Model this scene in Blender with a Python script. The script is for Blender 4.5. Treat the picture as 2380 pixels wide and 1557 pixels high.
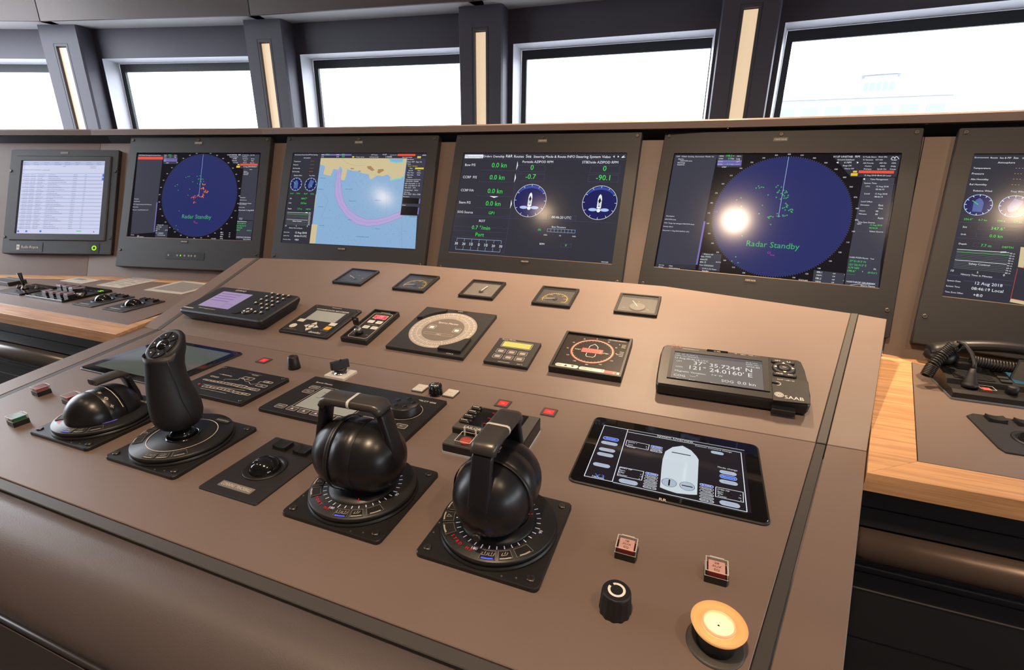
# Ship's bridge: main console with thruster levers, monitor bank, wooden side counters and window wall.
# World frame: x along the console, y towards the bow, z up; z = 0 is the console's level front panel, the deck is at DECK.
import bpy, bmesh, math, random
from mathutils import Matrix, Vector
R = math.radians
sin, cos, pi = math.sin, math.cos, math.pi
random.seed(7)
scene = bpy.context.scene
for o in list(bpy.data.objects):
    bpy.data.objects.remove(o)

# ------------------------------------------------------------------ camera
FPX, IW, IH = 1145.1, 2380.0, 1557.0
CAM = Vector((0.0117, -0.763, 0.400))
RX = Vector((0.93427, 0.35654, 0.00295))       # image right
RY = Vector((0.1227, -0.31374, -0.94155))      # image down
RZ = Vector((-0.33478, 0.88003, -0.33686))     # viewing direction
cam_data = bpy.data.cameras.new('camera')
cam_data.sensor_fit = 'HORIZONTAL'
cam_data.sensor_width = 36.0
cam_data.lens = 36.0 * FPX / IW
cam_data.clip_start = 0.02
cam_data.clip_end = 500
cam = bpy.data.objects.new('camera', cam_data)
scene.collection.objects.link(cam)
M3 = Matrix((RX, -RY, -RZ)).transposed()
cam.matrix_world = Matrix.Translation(CAM) @ M3.to_4x4()
scene.camera = cam

# ------------------------------------------------------------------ world, exposure
world = bpy.data.worlds.new('overcast_sky')
scene.world = world
world.use_nodes = True
bg = world.node_tree.nodes['Background']
bg.inputs['Color'].default_value = (0.90, 0.945, 1.0, 1)
bg.inputs['Strength'].default_value = 9.0
vs = scene.view_settings
vs.view_transform = 'Standard'
vs.look = 'None'
vs.exposure = 0.0
vs.gamma = 1.0
vs.use_curve_mapping = False
scene.cycles.use_denoising = True
scene.cycles.max_bounces = 6
scene.cycles.transparent_max_bounces = 10
scene.cycles.sample_clamp_indirect = 4.0
scene.cycles.caustics_reflective = False
scene.cycles.caustics_refractive = False

LAMP_W = 5.0            # each warm ceiling downlight
CEIL = 1.50
# (x, y, power factor)
LAMPS = [(-0.159, -0.79, 3.6), (-0.975, -0.81, 0.50), (0.66, -0.77, 1.1), (-1.79, -0.80, 0.4),
         (-0.16, 0.92, 14.5), (0.66, 0.85, 7.0), (-0.97, 0.92, 2.0), (-1.78, 0.80, 1.5)]

# ------------------------------------------------------------------ materials
MATS = {}
def mat(name, col=(.5, .5, .5), rough=.5, metal=0.0, spec=.5, emit=None, es=0.0, coat=0.0, noise=None, bump=None, trans=0.0, ior=1.45):
    """procedural principled material; noise=(scale, amount) mottles the colour, bump=(scale, strength) adds fine relief"""
    if name in MATS:
        return MATS[name]
    m = bpy.data.materials.new(name)
    m.use_nodes = True
    nt = m.node_tree
    b = nt.nodes['Principled BSDF']
    b.inputs['Base Color'].default_value = (*col, 1)
    b.inputs['Roughness'].default_value = rough
    b.inputs['Metallic'].default_value = metal
    b.inputs['Specular IOR Level'].default_value = spec
    b.inputs['IOR'].default_value = ior
    if coat: b.inputs['Coat Weight'].default_value = coat
    if trans: b.inputs['Transmission Weight'].default_value = trans
    if emit:
        b.inputs['Emission Color'].default_value = (*emit, 1)
        b.inputs['Emission Strength'].default_value = es
    if noise or bump:
        tc = nt.nodes.new('ShaderNodeTexCoord')
    if noise:
        n = nt.nodes.new('ShaderNodeTexNoise')
        n.inputs['Scale'].default_value = noise[0]
        n.inputs['Detail'].default_value = 6
        nt.links.new(tc.outputs['Object'], n.inputs['Vector'])
        mx = nt.nodes.new('ShaderNodeMixRGB')
        a = noise[1]
        mx.inputs[1].default_value = (*[c * (1 - a) for c in col], 1)
        mx.inputs[2].default_value = (*[min(1, c * (1 + a)) for c in col], 1)
        nt.links.new(n.outputs['Fac'], mx.inputs[0])
        nt.links.new(mx.outputs[0], b.inputs['Base Color'])
    if bump:
        n2 = nt.nodes.new('ShaderNodeTexNoise')
        n2.inputs['Scale'].default_value = bump[0]
        n2.inputs['Detail'].default_value = 4
        nt.links.new(tc.outputs['Object'], n2.inputs['Vector'])
        bp = nt.nodes.new('ShaderNodeBump')
        bp.inputs['Strength'].default_value = bump[1]
        bp.inputs['Distance'].default_value = 0.002
        nt.links.new(n2.outputs['Fac'], bp.inputs['Height'])
        nt.links.new(bp.outputs['Normal'], b.inputs['Normal'])
    MATS[name] = m
    return m

def lin(r, g, b):
    f = lambda c: c / 12.92 if c <= .04045 else ((c + .055) / 1.055) ** 2.4
    return (f(r / 255), f(g / 255), f(b / 255))

def glow(name, r, g, b, k=1.0, rough=.13):
    """a lit display colour given in screen RGB: it emits, and the glass over it still mirrors the room"""
    return mat('display_' + name, (.004, .004, .005), rough, spec=.2, emit=lin(r, g, b), es=k)

def wood_mat(name, rot):
    m = bpy.data.materials.new(name); m.use_nodes = True
    nt = m.node_tree; b = nt.nodes['Principled BSDF']
    tc = nt.nodes.new('ShaderNodeTexCoord'); mp = nt.nodes.new('ShaderNodeMapping')
    mp.inputs['Rotation'].default_value = (0, 0, rot)
    mp.inputs['Scale'].default_value = (3, 60, 60)
    nt.links.new(tc.outputs['Object'], mp.inputs['Vector'])
    n = nt.nodes.new('ShaderNodeTexNoise'); n.inputs['Scale'].default_value = 2.2; n.inputs['Detail'].default_value = 8
    n.inputs['Distortion'].default_value = .6
    nt.links.new(mp.outputs[0], n.inputs['Vector'])
    n2 = nt.nodes.new('ShaderNodeTexNoise'); n2.inputs['Scale'].default_value = 5; nt.links.new(tc.outputs['Object'], n2.inputs['Vector'])
    r = nt.nodes.new('ShaderNodeValToRGB')
    r.color_ramp.elements[0].position = .3; r.color_ramp.elements[0].color = (.40, .20, .092, 1)
    r.color_ramp.elements[1].position = .62; r.color_ramp.elements[1].color = (.64, .36, .175, 1)
    ad = nt.nodes.new('ShaderNodeMath'); ad.operation = 'MULTIPLY_ADD'; ad.inputs[1].default_value = .35; ad.inputs[2].default_value = -.17
    nt.links.new(n2.outputs['Fac'], ad.inputs[0])
    ad2 = nt.nodes.new('ShaderNodeMath'); ad2.operation = 'ADD'
    nt.links.new(n.outputs['Fac'], ad2.inputs[0]); nt.links.new(ad.outputs[0], ad2.inputs[1])
    nt.links.new(ad2.outputs[0], r.inputs[0]); nt.links.new(r.outputs[0], b.inputs['Base Color'])
    b.inputs['Roughness'].default_value = .42
    MATS[name] = m
    return m

def thin_glass(name, tint=(1, 1, 1), fres=1.45, rough=.02):
    """a thin clear sheet: see-through with a mirror-like sheen that grows at grazing angles"""
    m = bpy.data.materials.new(name); m.use_nodes = True
    nt = m.node_tree; nt.nodes.remove(nt.nodes['Principled BSDF'])
    out = nt.nodes['Material Output']
    t = nt.nodes.new('ShaderNodeBsdfTransparent'); t.inputs[0].default_value = (*tint, 1)
    g = nt.nodes.new('ShaderNodeBsdfGlossy'); g.inputs['Roughness'].default_value = rough
    lw = nt.nodes.new('ShaderNodeLayerWeight'); lw.inputs['Blend'].default_value = .5
    pw = nt.nodes.new('ShaderNodeMath'); pw.operation = 'POWER'; pw.inputs[1].default_value = 4.0
    f = nt.nodes.new('ShaderNodeMath'); f.operation = 'MULTIPLY_ADD'; f.inputs[1].default_value = .8; f.inputs[2].default_value = ((fres - 1) / (fres + 1)) ** 2
    nt.links.new(lw.outputs['Facing'], pw.inputs[0]); nt.links.new(pw.outputs[0], f.inputs[0])
    mx = nt.nodes.new('ShaderNodeMixShader')
    nt.links.new(f.outputs[0], mx.inputs[0]); nt.links.new(t.outputs[0], mx.inputs[1]); nt.links.new(g.outputs[0], mx.inputs[2])
    nt.links.new(mx.outputs[0], out.inputs['Surface'])
    MATS[name] = m
    return m

LAMI = mat('brown_laminate', (.182, .134, .114), .42, noise=(14, .06), bump=(1400, .06))
LEATHER = mat('brown_leather', (.098, .078, .074), .36, noise=(20, .07), bump=(700, .12))
TRIMB = mat('bronze_grey_panel', (.105, .078, .070), .45, noise=(8, .05), bump=(600, .08))
WALLM = mat('flare_tinted_lining', (.068, .063, .080), .5, noise=(6, .05), bump=(400, .06))  # dark lining, its bluish cast imitates veiling flare from the windows
REVEAL = mat('pale_grey_reveal', (.62, .62, .66), .45)
BLACK = mat('black_satin', (.014, .0135, .014), .38, bump=(1500, .05))
BLACKG = mat('black_gloss', (.008, .008, .009), .12, coat=.3)
BLACKR = mat('black_rubber', (.010, .0105, .013), .50, bump=(1800, .1))
BEZEL = mat('charcoal_bezel', (.021, .020, .022), .45, bump=(1800, .06))
INLAY = mat('grey_black_inlay', (.060, .055, .052), .5)
GREYP = mat('grey_plastic', (.10, .095, .09), .45)
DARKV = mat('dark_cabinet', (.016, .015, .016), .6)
STEEL = mat('brushed_steel', (.55, .55, .55), .3, metal=1)
CHROME = mat('chrome', (.8, .8, .8), .12, metal=1)
SCREWM = mat('black_screw_metal', (.12, .11, .10), .32, metal=.9)
WHITE = mat('white_print', (.80, .78, .74), .5)
OFFW = mat('off_white_plastic', (.62, .60, .56), .45)
CREAM = mat('cream_print', (.74, .68, .60), .5)
DIMW = mat('dim_grey_print', (.26, .25, .24), .5)
GLASS = thin_glass('window_glass', (.97, .98, 1), 1.3)
CLEAR = thin_glass('clear_cover', (.93, .93, .93), 1.5, .05)
WOODX = wood_mat('wood_grain_along', 0.0)
WOODY = wood_mat('wood_grain_across', pi / 2)
RUB = mat('dark_gasket', (.02, .022, .026), .55)

# ------------------------------------------------------------------ mesh builder
def rrect(x0, y0, x1, y1, r=0.0, n=4):
    if r <= 0:
        return [(x0, y0), (x1, y0), (x1, y1), (x0, y1)]
    r = min(r, (x1 - x0) / 2, (y1 - y0) / 2)
    p = []
    for cx, cy, a in ((x1 - r, y0 + r, -90), (x1 - r, y1 - r, 0), (x0 + r, y1 - r, 90), (x0 + r, y0 + r, 180)):
        for i in range(n + 1):
            t = R(a + 90 * i / n)
            p.append((cx + r * cos(t), cy + r * sin(t)))
    return p

def inset(poly, d):
    """offset a convex-ish CCW outline inwards by d"""
    n = len(poly); out = []
    for i in range(n):
        p0, p1, p2 = Vector(poly[i - 1]), Vector(poly[i]), Vector(poly[(i + 1) % n])
        a, b = (p1 - p0), (p2 - p1)
        if a.length < 1e-9 or b.length < 1e-9:
            out.append(tuple(p1)); continue
        a.normalize(); b.normalize()
        na, nb = Vector((-a.y, a.x)), Vector((-b.y, b.x))
        m = na + nb
        m = m / max(m.length_squared / 2, .2)
        out.append(tuple(p1 + m * d))
    return out

_TX = {}
_font_obj = None
def glyphs(s):
    """outline of a string at size 1: vertices, faces, width"""
    global _font_obj
    if s in _TX:
        return _TX[s]
    cu = bpy.data.curves.new('t', 'FONT'); cu.body = s; cu.resolution_u = 2
    ob = bpy.data.objects.new('t', cu)
    me = bpy.data.meshes.new_from_object(ob)
    v = [(q.co.x, q.co.y) for q in me.vertices]; f = [tuple(p.vertices) for p in me.polygons]
    x0 = min((q[0] for q in v), default=0); x1 = max((q[0] for q in v), default=1)
    v = [(a - x0, b) for a, b in v]
    bpy.data.objects.remove(ob); bpy.data.curves.remove(cu); bpy.data.meshes.remove(me)
    _TX[s] = (v, f, max(x1 - x0, 1e-3))
    return _TX[s]
CAPH = 0.70

class MB:
    """collects geometry in a local frame; build() links it as one mesh object"""
    def __init__(self, m=None):
        self.v = []; self.f = []; self.fm = []; self.sm = []; self.mats = []; self.M = Matrix.Identity(4)
        self.mi = 0; self.smooth = False
        if m: self.use(m)
    def use(self, m):
        if m not in self.mats: self.mats.append(m)
        self.mi = self.mats.index(m); return self
    def at(self, x=0, y=0, z=0, rx=0, ry=0, rz=0):
        self.M = Matrix.Translation((x, y, z)) @ Matrix.Rotation(rz, 4, 'Z') @ Matrix.Rotation(ry, 4, 'Y') @ Matrix.Rotation(rx, 4, 'X'); return self
    def mat4(self, M):
        self.M = M; return self
    def add(self, vs, fs, smooth=None):
        o = len(self.v); M = self.M
        self.v += [tuple(M @ Vector(p)) for p in vs]
        for f in fs:
            self.f.append(tuple(i + o for i in f)); self.fm.append(self.mi); self.sm.append(self.smooth if smooth is None else smooth)
        return self
    def box(self, x0, y0, z0, x1, y1, z1):
        v = [(x0, y0, z0), (x1, y0, z0), (x1, y1, z0), (x0, y1, z0), (x0, y0, z1), (x1, y0, z1), (x1, y1, z1), (x0, y1, z1)]
        return self.add(v, [(0, 3, 2, 1), (4, 5, 6, 7), (0, 1, 5, 4), (1, 2, 6, 5), (2, 3, 7, 6), (3, 0, 4, 7)], False)
    def prism(self, poly, z0, z1, ch=0.0, smooth=False):
        """solid from a CCW outline between z0 and z1, top edge chamfered by ch"""
        n = len(poly)
        rings = [[(x, y, z0) for x, y in poly]]
        if ch > 0:
            rings.append([(x, y, z1 - ch) for x, y in poly]); rings.append([(x, y, z1) for x, y in inset(poly, ch)])
        else:
            rings.append([(x, y, z1) for x, y in poly])
        return self.rings(rings, True, smooth)
    def rings(self, rings, caps=True, smooth=True, closed=True):
        n = len(rings[0]); vs = [p for r in rings for p in r]; fs = []
        for k in range(len(rings) - 1):
            for i in range(n if closed else n - 1):
                j = (i + 1) % n
                fs.append((k * n + i, k * n + j, (k + 1) * n + j, (k + 1) * n + i))
        self.add(vs, fs, smooth)
        if caps:
            L = len(rings) - 1; o = len(self.v) - len(vs)
            self.f.append(tuple(o + i for i in reversed(range(n)))); self.fm.append(self.mi); self.sm.append(False)
            self.f.append(tuple(o + L * n + i for i in range(n))); self.fm.append(self.mi); self.sm.append(False)
        return self
    def frame(self, outer, inner, z0, z1, ch=0.0):
        """ring between two outlines with the same number of points; inner walls go down to z0"""
        n = len(outer); vs = []; fs = []
        o2 = inset(outer, ch) if ch else outer
        for ring, z in ((outer, z0), (outer, z1 - ch), (o2, z1), (inner, z1), (inner, z0)):
            vs += [(x, y, z) for x, y in ring]
        for k in range(4):
            for i in range(n):
                j = (i + 1) % n; fs.append((k * n + i, k * n + j, (k + 1) * n + j, (k + 1) * n + i))
        return self.add(vs, fs, False)
    def lathe(self, prof, seg=32, caps=True, smooth=True):
        """revolve (r, z) pairs about z"""
        rings = [[(r * cos(2 * pi * i / seg), r * sin(2 * pi * i / seg), z) for i in range(seg)] for r, z in prof]
        return self.rings(rings, caps, smooth)
    def cyl(self, x, y, z0, z1, r, seg=24, r2=None, ch=0.0):
        r2 = r if r2 is None else r2
        M0 = self.M; self.M = M0 @ Matrix.Translation((x, y, 0))
        p = [(r, z0), (r2, z1)] if not ch else [(r, z0), (r2, z1 - ch), (r2 - ch, z1)]
        self.lathe(p, seg, True, True); self.M = M0; return self
    def tube(self, path, r, seg=8, smooth=True):
        path = [Vector(p) for p in path]; rings = []; up = None
        for i, p in enumerate(path):
            t = (path[min(i + 1, len(path) - 1)] - path[max(i - 1, 0)]).normalized()
            if up is None:
                up = t.orthogonal().normalized()
            else:
                up = (up - t * up.dot(t)).normalized()
            s = t.cross(up)
            rr = r[i] if isinstance(r, (list, tuple)) else r
            rings.append([tuple(p + (up * cos(2 * pi * k / seg) + s * sin(2 * pi * k / seg)) * rr) for k in range(seg)])
        return self.rings(rings, True, smooth)
    # ---- flat print (z = height above the local plane)
    def poly(self, pts, z):
        return self.add([(x, y, z) for x, y in pts], [tuple(range(len(pts)))], False)
    def rect(self, x0, y0, x1, y1, z, r=0.0):
        x0, x1 = min(x0, x1), max(x0, x1); y0, y1 = min(y0, y1), max(y0, y1)
        return self.poly(rrect(x0, y0, x1, y1, r), z)
    def outline(self, pts, w, z):
        """line of width w along the inside of a closed outline"""
        a = sum(pts[i - 1][0] * pts[i][1] - pts[i][0] * pts[i - 1][1] for i in range(len(pts)))
        if a < 0: pts = pts[::-1]
        q = inset(pts, w); n = len(pts)
        return self.add([(x, y, z) for x, y in pts] + [(x, y, z) for x, y in q], [(i, (i + 1) % n, n + (i + 1) % n, n + i) for i in range(n)], False)
    def line(self, pts, w, z):
        """open polyline of width w"""
        for (ax, ay), (bx, by) in zip(pts[:-1], pts[1:]):
            d = math.hypot(bx - ax, by - ay)
            if d < 1e-9: continue
            nx, ny = -(by - ay) / d * w / 2, (bx - ax) / d * w / 2
            self.add([(ax - nx, ay - ny, z), (bx - nx, by - ny, z), (bx + nx, by + ny, z), (ax + nx, ay + ny, z)], [(0, 1, 2, 3)], False)
        return self
    def disc(self, x, y, r, z, seg=32, ry=None):
        ry = ry or r
        return self.poly([(x + r * cos(2 * pi * i / seg), y + ry * sin(2 * pi * i / seg)) for i in range(seg)], z)
    def ring(self, x, y, r, w, z, seg=64, a0=0, a1=360):
        n = max(2, int(seg * (a1 - a0) / 360)); vs = []
        for i in range(n + 1):
            t = R(a0 + (a1 - a0) * i / n)
            vs += [(x + (r - w) * cos(t), y + (r - w) * sin(t), z), (x + r * cos(t), y + r * sin(t), z)]
        return self.add(vs, [(2 * i, 2 * i + 1, 2 * i + 3, 2 * i + 2) for i in range(n)], False)
    def ticks(self, x, y, r0, r1, n, w, z, a0=0, a1=360, every=1):
        for i in range(n):
            t = R(a0 + (a1 - a0) * i / n)
            self.line([(x + r0 * cos(t), y + r0 * sin(t)), (x + r1 * cos(t), y + r1 * sin(t))], w, z)
        return self
    def text(self, s, x, y, z, h=None, w=None, al='L', rot=0.0, sx=1.0):
        """lettering with its baseline start (L), centre (C) or end (R) at x, y; h = capital height or w = total width"""
        v, f, W0 = glyphs(s)
        if w is not None:
            k = w / W0; ky = k if h is None else h / CAPH; kx = k
        else:
            ky = h / CAPH; kx = ky * sx
        off = {'L': 0, 'C': -W0 / 2, 'R': -W0}[al]
        c, d = cos(rot), sin(rot)
        pts = []
        for a, b in v:
            a = (a + off) * kx; b = b * ky
            pts.append((x + a * c - b * d, y + a * d + b * c, z))
        return self.add(pts, f, False)
    def build(self, name, parent=None, label=None, auto=False):
        me = bpy.data.meshes.new(name)
        me.from_pydata(self.v, [], self.f)
        for m in self.mats: me.materials.append(m)
        me.polygons.foreach_set('material_index', self.fm)
        me.polygons.foreach_set('use_smooth', self.sm)
        me.update()
        o = bpy.data.objects.new(name, me)
        scene.collection.objects.link(o)
        if parent is not None: o.parent = parent
        if label: o['label'] = label
        return o

def thing(name, label, cat, M=None, group=None):
    o = bpy.data.objects.new(name, None)
    o.empty_display_size = .02
    scene.collection.objects.link(o)
    if M is not None: o.matrix_world = M
    o['label'] = label; o['category'] = cat
    if group: o['group'] = group
    return o
def tag(o, label, cat, group=None):
    o['label'] = label; o['category'] = cat
    if group: o['group'] = group
    return o
def struct(o):
    o['kind'] = 'structure'; return o
def copy_part(o, parent, M=None):
    c = o.copy(); scene.collection.objects.link(c); c.parent = parent
    if M is not None: c.matrix_local = M
    return c

# ------------------------------------------------------------------ frames of the flat surfaces
G2 = R(11.83)                                   # slope of the console's rear panel
def P1(x, y, rz=0.0): return Matrix.Translation((x, y, 0)) @ Matrix.Rotation(rz, 4, 'Z')
def P2(x, s): return Matrix.Translation((x, s * cos(G2), s * sin(G2))) @ Matrix.Rotation(G2, 4, 'X')
ZC = 0.006                                      # top of the wooden counters
def PC(x, y): return Matrix.Translation((x, y, ZC))

class Sheet(MB):
    """print on a flat face whose frame is M; the layout is read off the photograph, in crop pixels (origin ox, oy, magnification s)"""
    def __init__(self, M, ox, oy, s, z0=0.0):
        super().__init__(); self.F = M; self.I = M.inverted(); self.o = (ox, oy, s); self.z0 = z0
    def q(self, a, b):
        ox, oy, s = self.o
        px, py = ox + a / s, oy + b / s
        d = RX * ((px - IW / 2) / FPX) + RY * ((py - IH / 2) / FPX) + RZ
        n = self.F.to_3x3() @ Vector((0, 0, 1)); p0 = self.F @ Vector((0, 0, self.z0))
        t = n.dot(p0 - CAM) / n.dot(d)
        l = self.I @ (CAM + d * t)
        return (l.x, l.y)
    def T(self, s, a, b, a2=None, z=.0006, h=None, al='L'):
        """string from crop pixel (a, b) on its baseline to column a2"""
        x, y = self.q(a, b)
        if a2 is not None:
            x2, _ = self.q(a2, b)
            if al == 'C': x = (x + x2) / 2
            return self.text(s, x, y, z, w=x2 - x if al == 'L' else None, h=h, al=al)
        return self.text(s, x, y, z, h=h, al=al)
    def scrawl(self, a, b, a2, z=.0006, h=.0022):
        """a line of print too small to read: broken strokes from column a to a2"""
        x, y = self.q(a, b); x2, _ = self.q(a2, b); k = 0
        while x < x2:
            w = h * random.uniform(.35, .75)
            self.rect(x, y, min(x + w, x2), y + h * random.choice((.62, .7, .95)), z)
            x += w + h * (.22 if k % 5 else .5); k += 1
        return self
    def Rc(self, a, b, a2, b2, z=.0004, r=0.0):
        x0, y0 = self.q(a, b); x1, y1 = self.q(a2, b2)
        return self.rect(x0, y0, x1, y1, z, r)
    def O(self, a, b, a2, b2, w=.0006, z=.0006, r=0.0):
        x0, y0 = self.q(a, b); x1, y1 = self.q(a2, b2)
        return self.outline(rrect(min(x0, x1), min(y0, y1), max(x0, x1), max(y0, y1), r), w, z)
    def Pg(self, pts, z=.0005): return self.poly([self.q(*p) for p in pts], z)
    def Ln(self, pts, w=.0007, z=.0006): return self.line([self.q(*p) for p in pts], w, z)

_SCREW = {}
def screw(parent, x, y, z=0.0, r=.004, m=None):
    m = m or SCREWM
    k = (round(r, 5), m.name)
    if k not in _SCREW:
        b = MB(m); b.lathe([(r, 0), (r, r * .25), (r * .8, r * .45)], 14)
        b.use(BLACK)
        for w, h in ((r * .55, r * .12), (r * .12, r * .55)): b.rect(-w, -h, w, h, r * .46)
        o = b.build('screw', parent); _SCREW[k] = o
    else:
        o = copy_part(_SCREW[k], parent)
    o.location = (x, y, z)
    o.rotation_euler = (0, 0, random.uniform(0, 1.5))
    return o

# ================================================================== the wheelhouse shell
DECK = -0.9
WL, WB = 1.2, R(1.79)                            # window bay width, outward lean
_psi = {k: R(1.226 + (3 - k) * 6.841) for k in range(-2, 9)}
WV = {3: Vector((-1.1092, 1.8130))}
for k in range(3, 8): WV[k + 1] = WV[k] + WL * Vector((cos(_psi[k]), sin(_psi[k])))
for k in range(2, -2, -1): WV[k] = WV[k + 1] - WL * Vector((cos(_psi[k]), sin(_psi[k])))
def Wp(k, u, z, off=0.0):
    """point on window bay k: u along it, z height, off outwards from the lining"""
    ex = Vector((cos(_psi[k]), sin(_psi[k]))); eo = Vector((-sin(_psi[k]), cos(_psi[k])))
    p = WV[k] + ex * u + eo * ((z - .5) * math.tan(WB) + off)
    return (p.x, p.y, z)
def quadstrip(b, pts_a, pts_b):
    vs = list(pts_a) + list(pts_b); n = len(pts_a)
    b.add(vs, [(i, i + 1, n + i + 1, n + i) for i in range(n - 1)], False)
KS = range(0, 7)
ZT, ZG, SILL, TOP = .933, .878, .30, 1.083
ML, MR = .137, .130
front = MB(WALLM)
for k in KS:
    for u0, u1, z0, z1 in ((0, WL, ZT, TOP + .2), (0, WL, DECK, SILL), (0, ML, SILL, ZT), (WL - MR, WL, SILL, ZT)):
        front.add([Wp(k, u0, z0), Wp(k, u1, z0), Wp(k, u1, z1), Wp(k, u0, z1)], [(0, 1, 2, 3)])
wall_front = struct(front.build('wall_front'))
for n, k in enumerate(KS):
    b = MB(REVEAL)                               # pale splayed reveal
    i0 = [(ML, SILL), (WL - MR, SILL), (WL - MR, ZT), (ML, ZT)]
    i1 = [(ML + .012, SILL + .01), (WL - MR - .008, SILL + .01), (WL - MR - .008, ZT - .012), (ML + .012, ZT - .012)]
    A = [Wp(k, u, z, 0) for u, z in i0]; B = [Wp(k, u, z, .105) for u, z in i1]
    b.add(A + B, [(i, (i + 1) % 4, 4 + (i + 1) % 4, 4 + i) for i in range(4)])
    w = struct(b.build('window_%d' % (n + 1)))
    g = MB(RUB)
    i2 = [(ML + .038, SILL + .04), (WL - MR - .012, SILL + .04), (WL - MR - .012, ZG), (ML + .038, ZG)]
    B2 = [Wp(k, u, z, .100) for u, z in i1]; C2 = [Wp(k, u, z, .100) for u, z in i2]; D2 = [Wp(k, u, z, .118) for u, z in i2]
    g.add(B2 + C2 + D2, [(i, (i + 1) % 4, 4 + (i + 1) % 4, 4 + i) for i in range(4)] + [(4 + i, 4 + (i + 1) % 4, 8 + (i + 1) % 4, 8 + i) for i in range(4)])
    g.build('gasket', w)
    p = MB(GLASS)
    p.add(D2 + [Wp(k, u, z, .124) for u, z in i2], [(0, 1, 2, 3), (4, 7, 6, 5)])
    p.build('glass_pane', w)

# pillars between the bays, each with a recessed warm light strip
STRIP = mat('warm_led_diffuser', (.5, .42, .33), .5, emit=(1.0, .74, .48), es=.72)
strip_places = {1: 'leftmost window pillar', 2: 'window pillar above the second radar screen from the left', 3: 'window pillar between chart and conning screens', 4: 'wide window pillar above the large radar screen'}
for k in range(0, 8):
    ps = (_psi[k] + _psi[k - 1]) / 2
    ex = Vector((cos(ps), sin(ps), 0)); eo = Vector((-sin(ps), cos(ps), 0)); t = math.tan(WB)
    ez = Vector((eo.x * t, eo.y * t, 1))
    c = Vector((WV[k].x, WV[k].y, 0)) - ez * .5 + Vector((0, 0, .5))
    M = Matrix(((ex.x, eo.x, ez.x, c.x), (ex.y, eo.y, ez.y, c.y), (0, 0, ez.z, 0), (0, 0, 0, 1)))
    hw = .112; x0, x1 = -.029, .029; d0, d1, dp = -.11, .05, -.088
    za, zb = -.2, .978
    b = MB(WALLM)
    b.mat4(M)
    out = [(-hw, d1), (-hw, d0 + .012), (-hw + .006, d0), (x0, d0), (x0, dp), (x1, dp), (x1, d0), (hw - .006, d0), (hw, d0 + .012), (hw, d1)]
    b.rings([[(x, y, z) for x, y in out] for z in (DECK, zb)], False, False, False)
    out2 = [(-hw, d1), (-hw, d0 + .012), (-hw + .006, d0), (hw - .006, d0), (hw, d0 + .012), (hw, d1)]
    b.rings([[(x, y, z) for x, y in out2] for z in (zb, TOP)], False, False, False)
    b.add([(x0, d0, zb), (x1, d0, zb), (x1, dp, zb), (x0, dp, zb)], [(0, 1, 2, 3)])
    b.use(RUB)
    fr = [(x0 - .012, d0 - .0008), (x0 - .0105, d0 - .0008)]
    b.box(x0 - .012, d0 - .001, SILL, x0 - .0105, d0, zb + .014); b.box(x1 + .0105, d0 - .001, SILL, x1 + .012, d0, zb + .014); b.box(x0 - .012, d0 - .001, zb + .0125, x1 + .012, d0, zb + .014)
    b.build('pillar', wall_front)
    if k in strip_places:
        s = MB(STRIP); s.mat4(M)
        s.box(x0 + .002, dp - .006, za, x1 - .002, dp - .0005, zb - .004)
        tag(s.build('pillar_light_strip'), 'warm glowing vertical light strip in the ' + strip_places[k], 'light')

# soffit and fascia over the windows, ceiling, side and rear walls, deck
SOFF = mat('pale_soffit', (.50, .48, .47), .5)
sf = MB(SOFF)
for k in KS:
    sf.add([Wp(k, -.03, TOP, -.20), Wp(k, WL + .03, TOP, -.20), Wp(k, WL, TOP, .02), Wp(k, 0, TOP, .02)], [(0, 1, 2, 3)])
trim_1 = struct(sf.build('trim_1'))
for k in KS:
    f = MB(TRIMB)
    dk = math.tan(R(6.841 / 2)) * .20
    a, c = dk + .0015, WL - dk - .0015
    P = [Wp(k, a, TOP - .004, -.20), Wp(k, c, TOP - .004, -.20), Wp(k, c, CEIL, -.20), Wp(k, a, CEIL, -.20)]
    Q = [Wp(k, a, TOP - .004, -.185), Wp(k, c, TOP - .004, -.185), Wp(k, c, CEIL, -.185), Wp(k, a, CEIL, -.185)]
    f.add(P + Q, [(0, 1, 2, 3), (0, 4, 5, 1), (1, 5, 6, 2), (0, 3, 7, 4)])
    f.build('fascia_panel', trim_1)
plan = None
YB = -3.0
def wallseg(name, a, b, z0, z1, m):
    w = MB(m); d = (Vector(b) - Vector(a)).normalized(); n = Vector((-d.y, d.x)) * .05
    pts = [tuple(Vector(a)), tuple(Vector(b)), tuple(Vector(b) - n), tuple(Vector(a) - n)]
    w.prism([(x, y) for x, y in pts], z0, z1)
    return struct(w.build(name))
BACKM = mat('rear_wall_lining', (.22, .17, .14), .55, noise=(4, .06))
_wn = [len(KS)]
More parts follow.
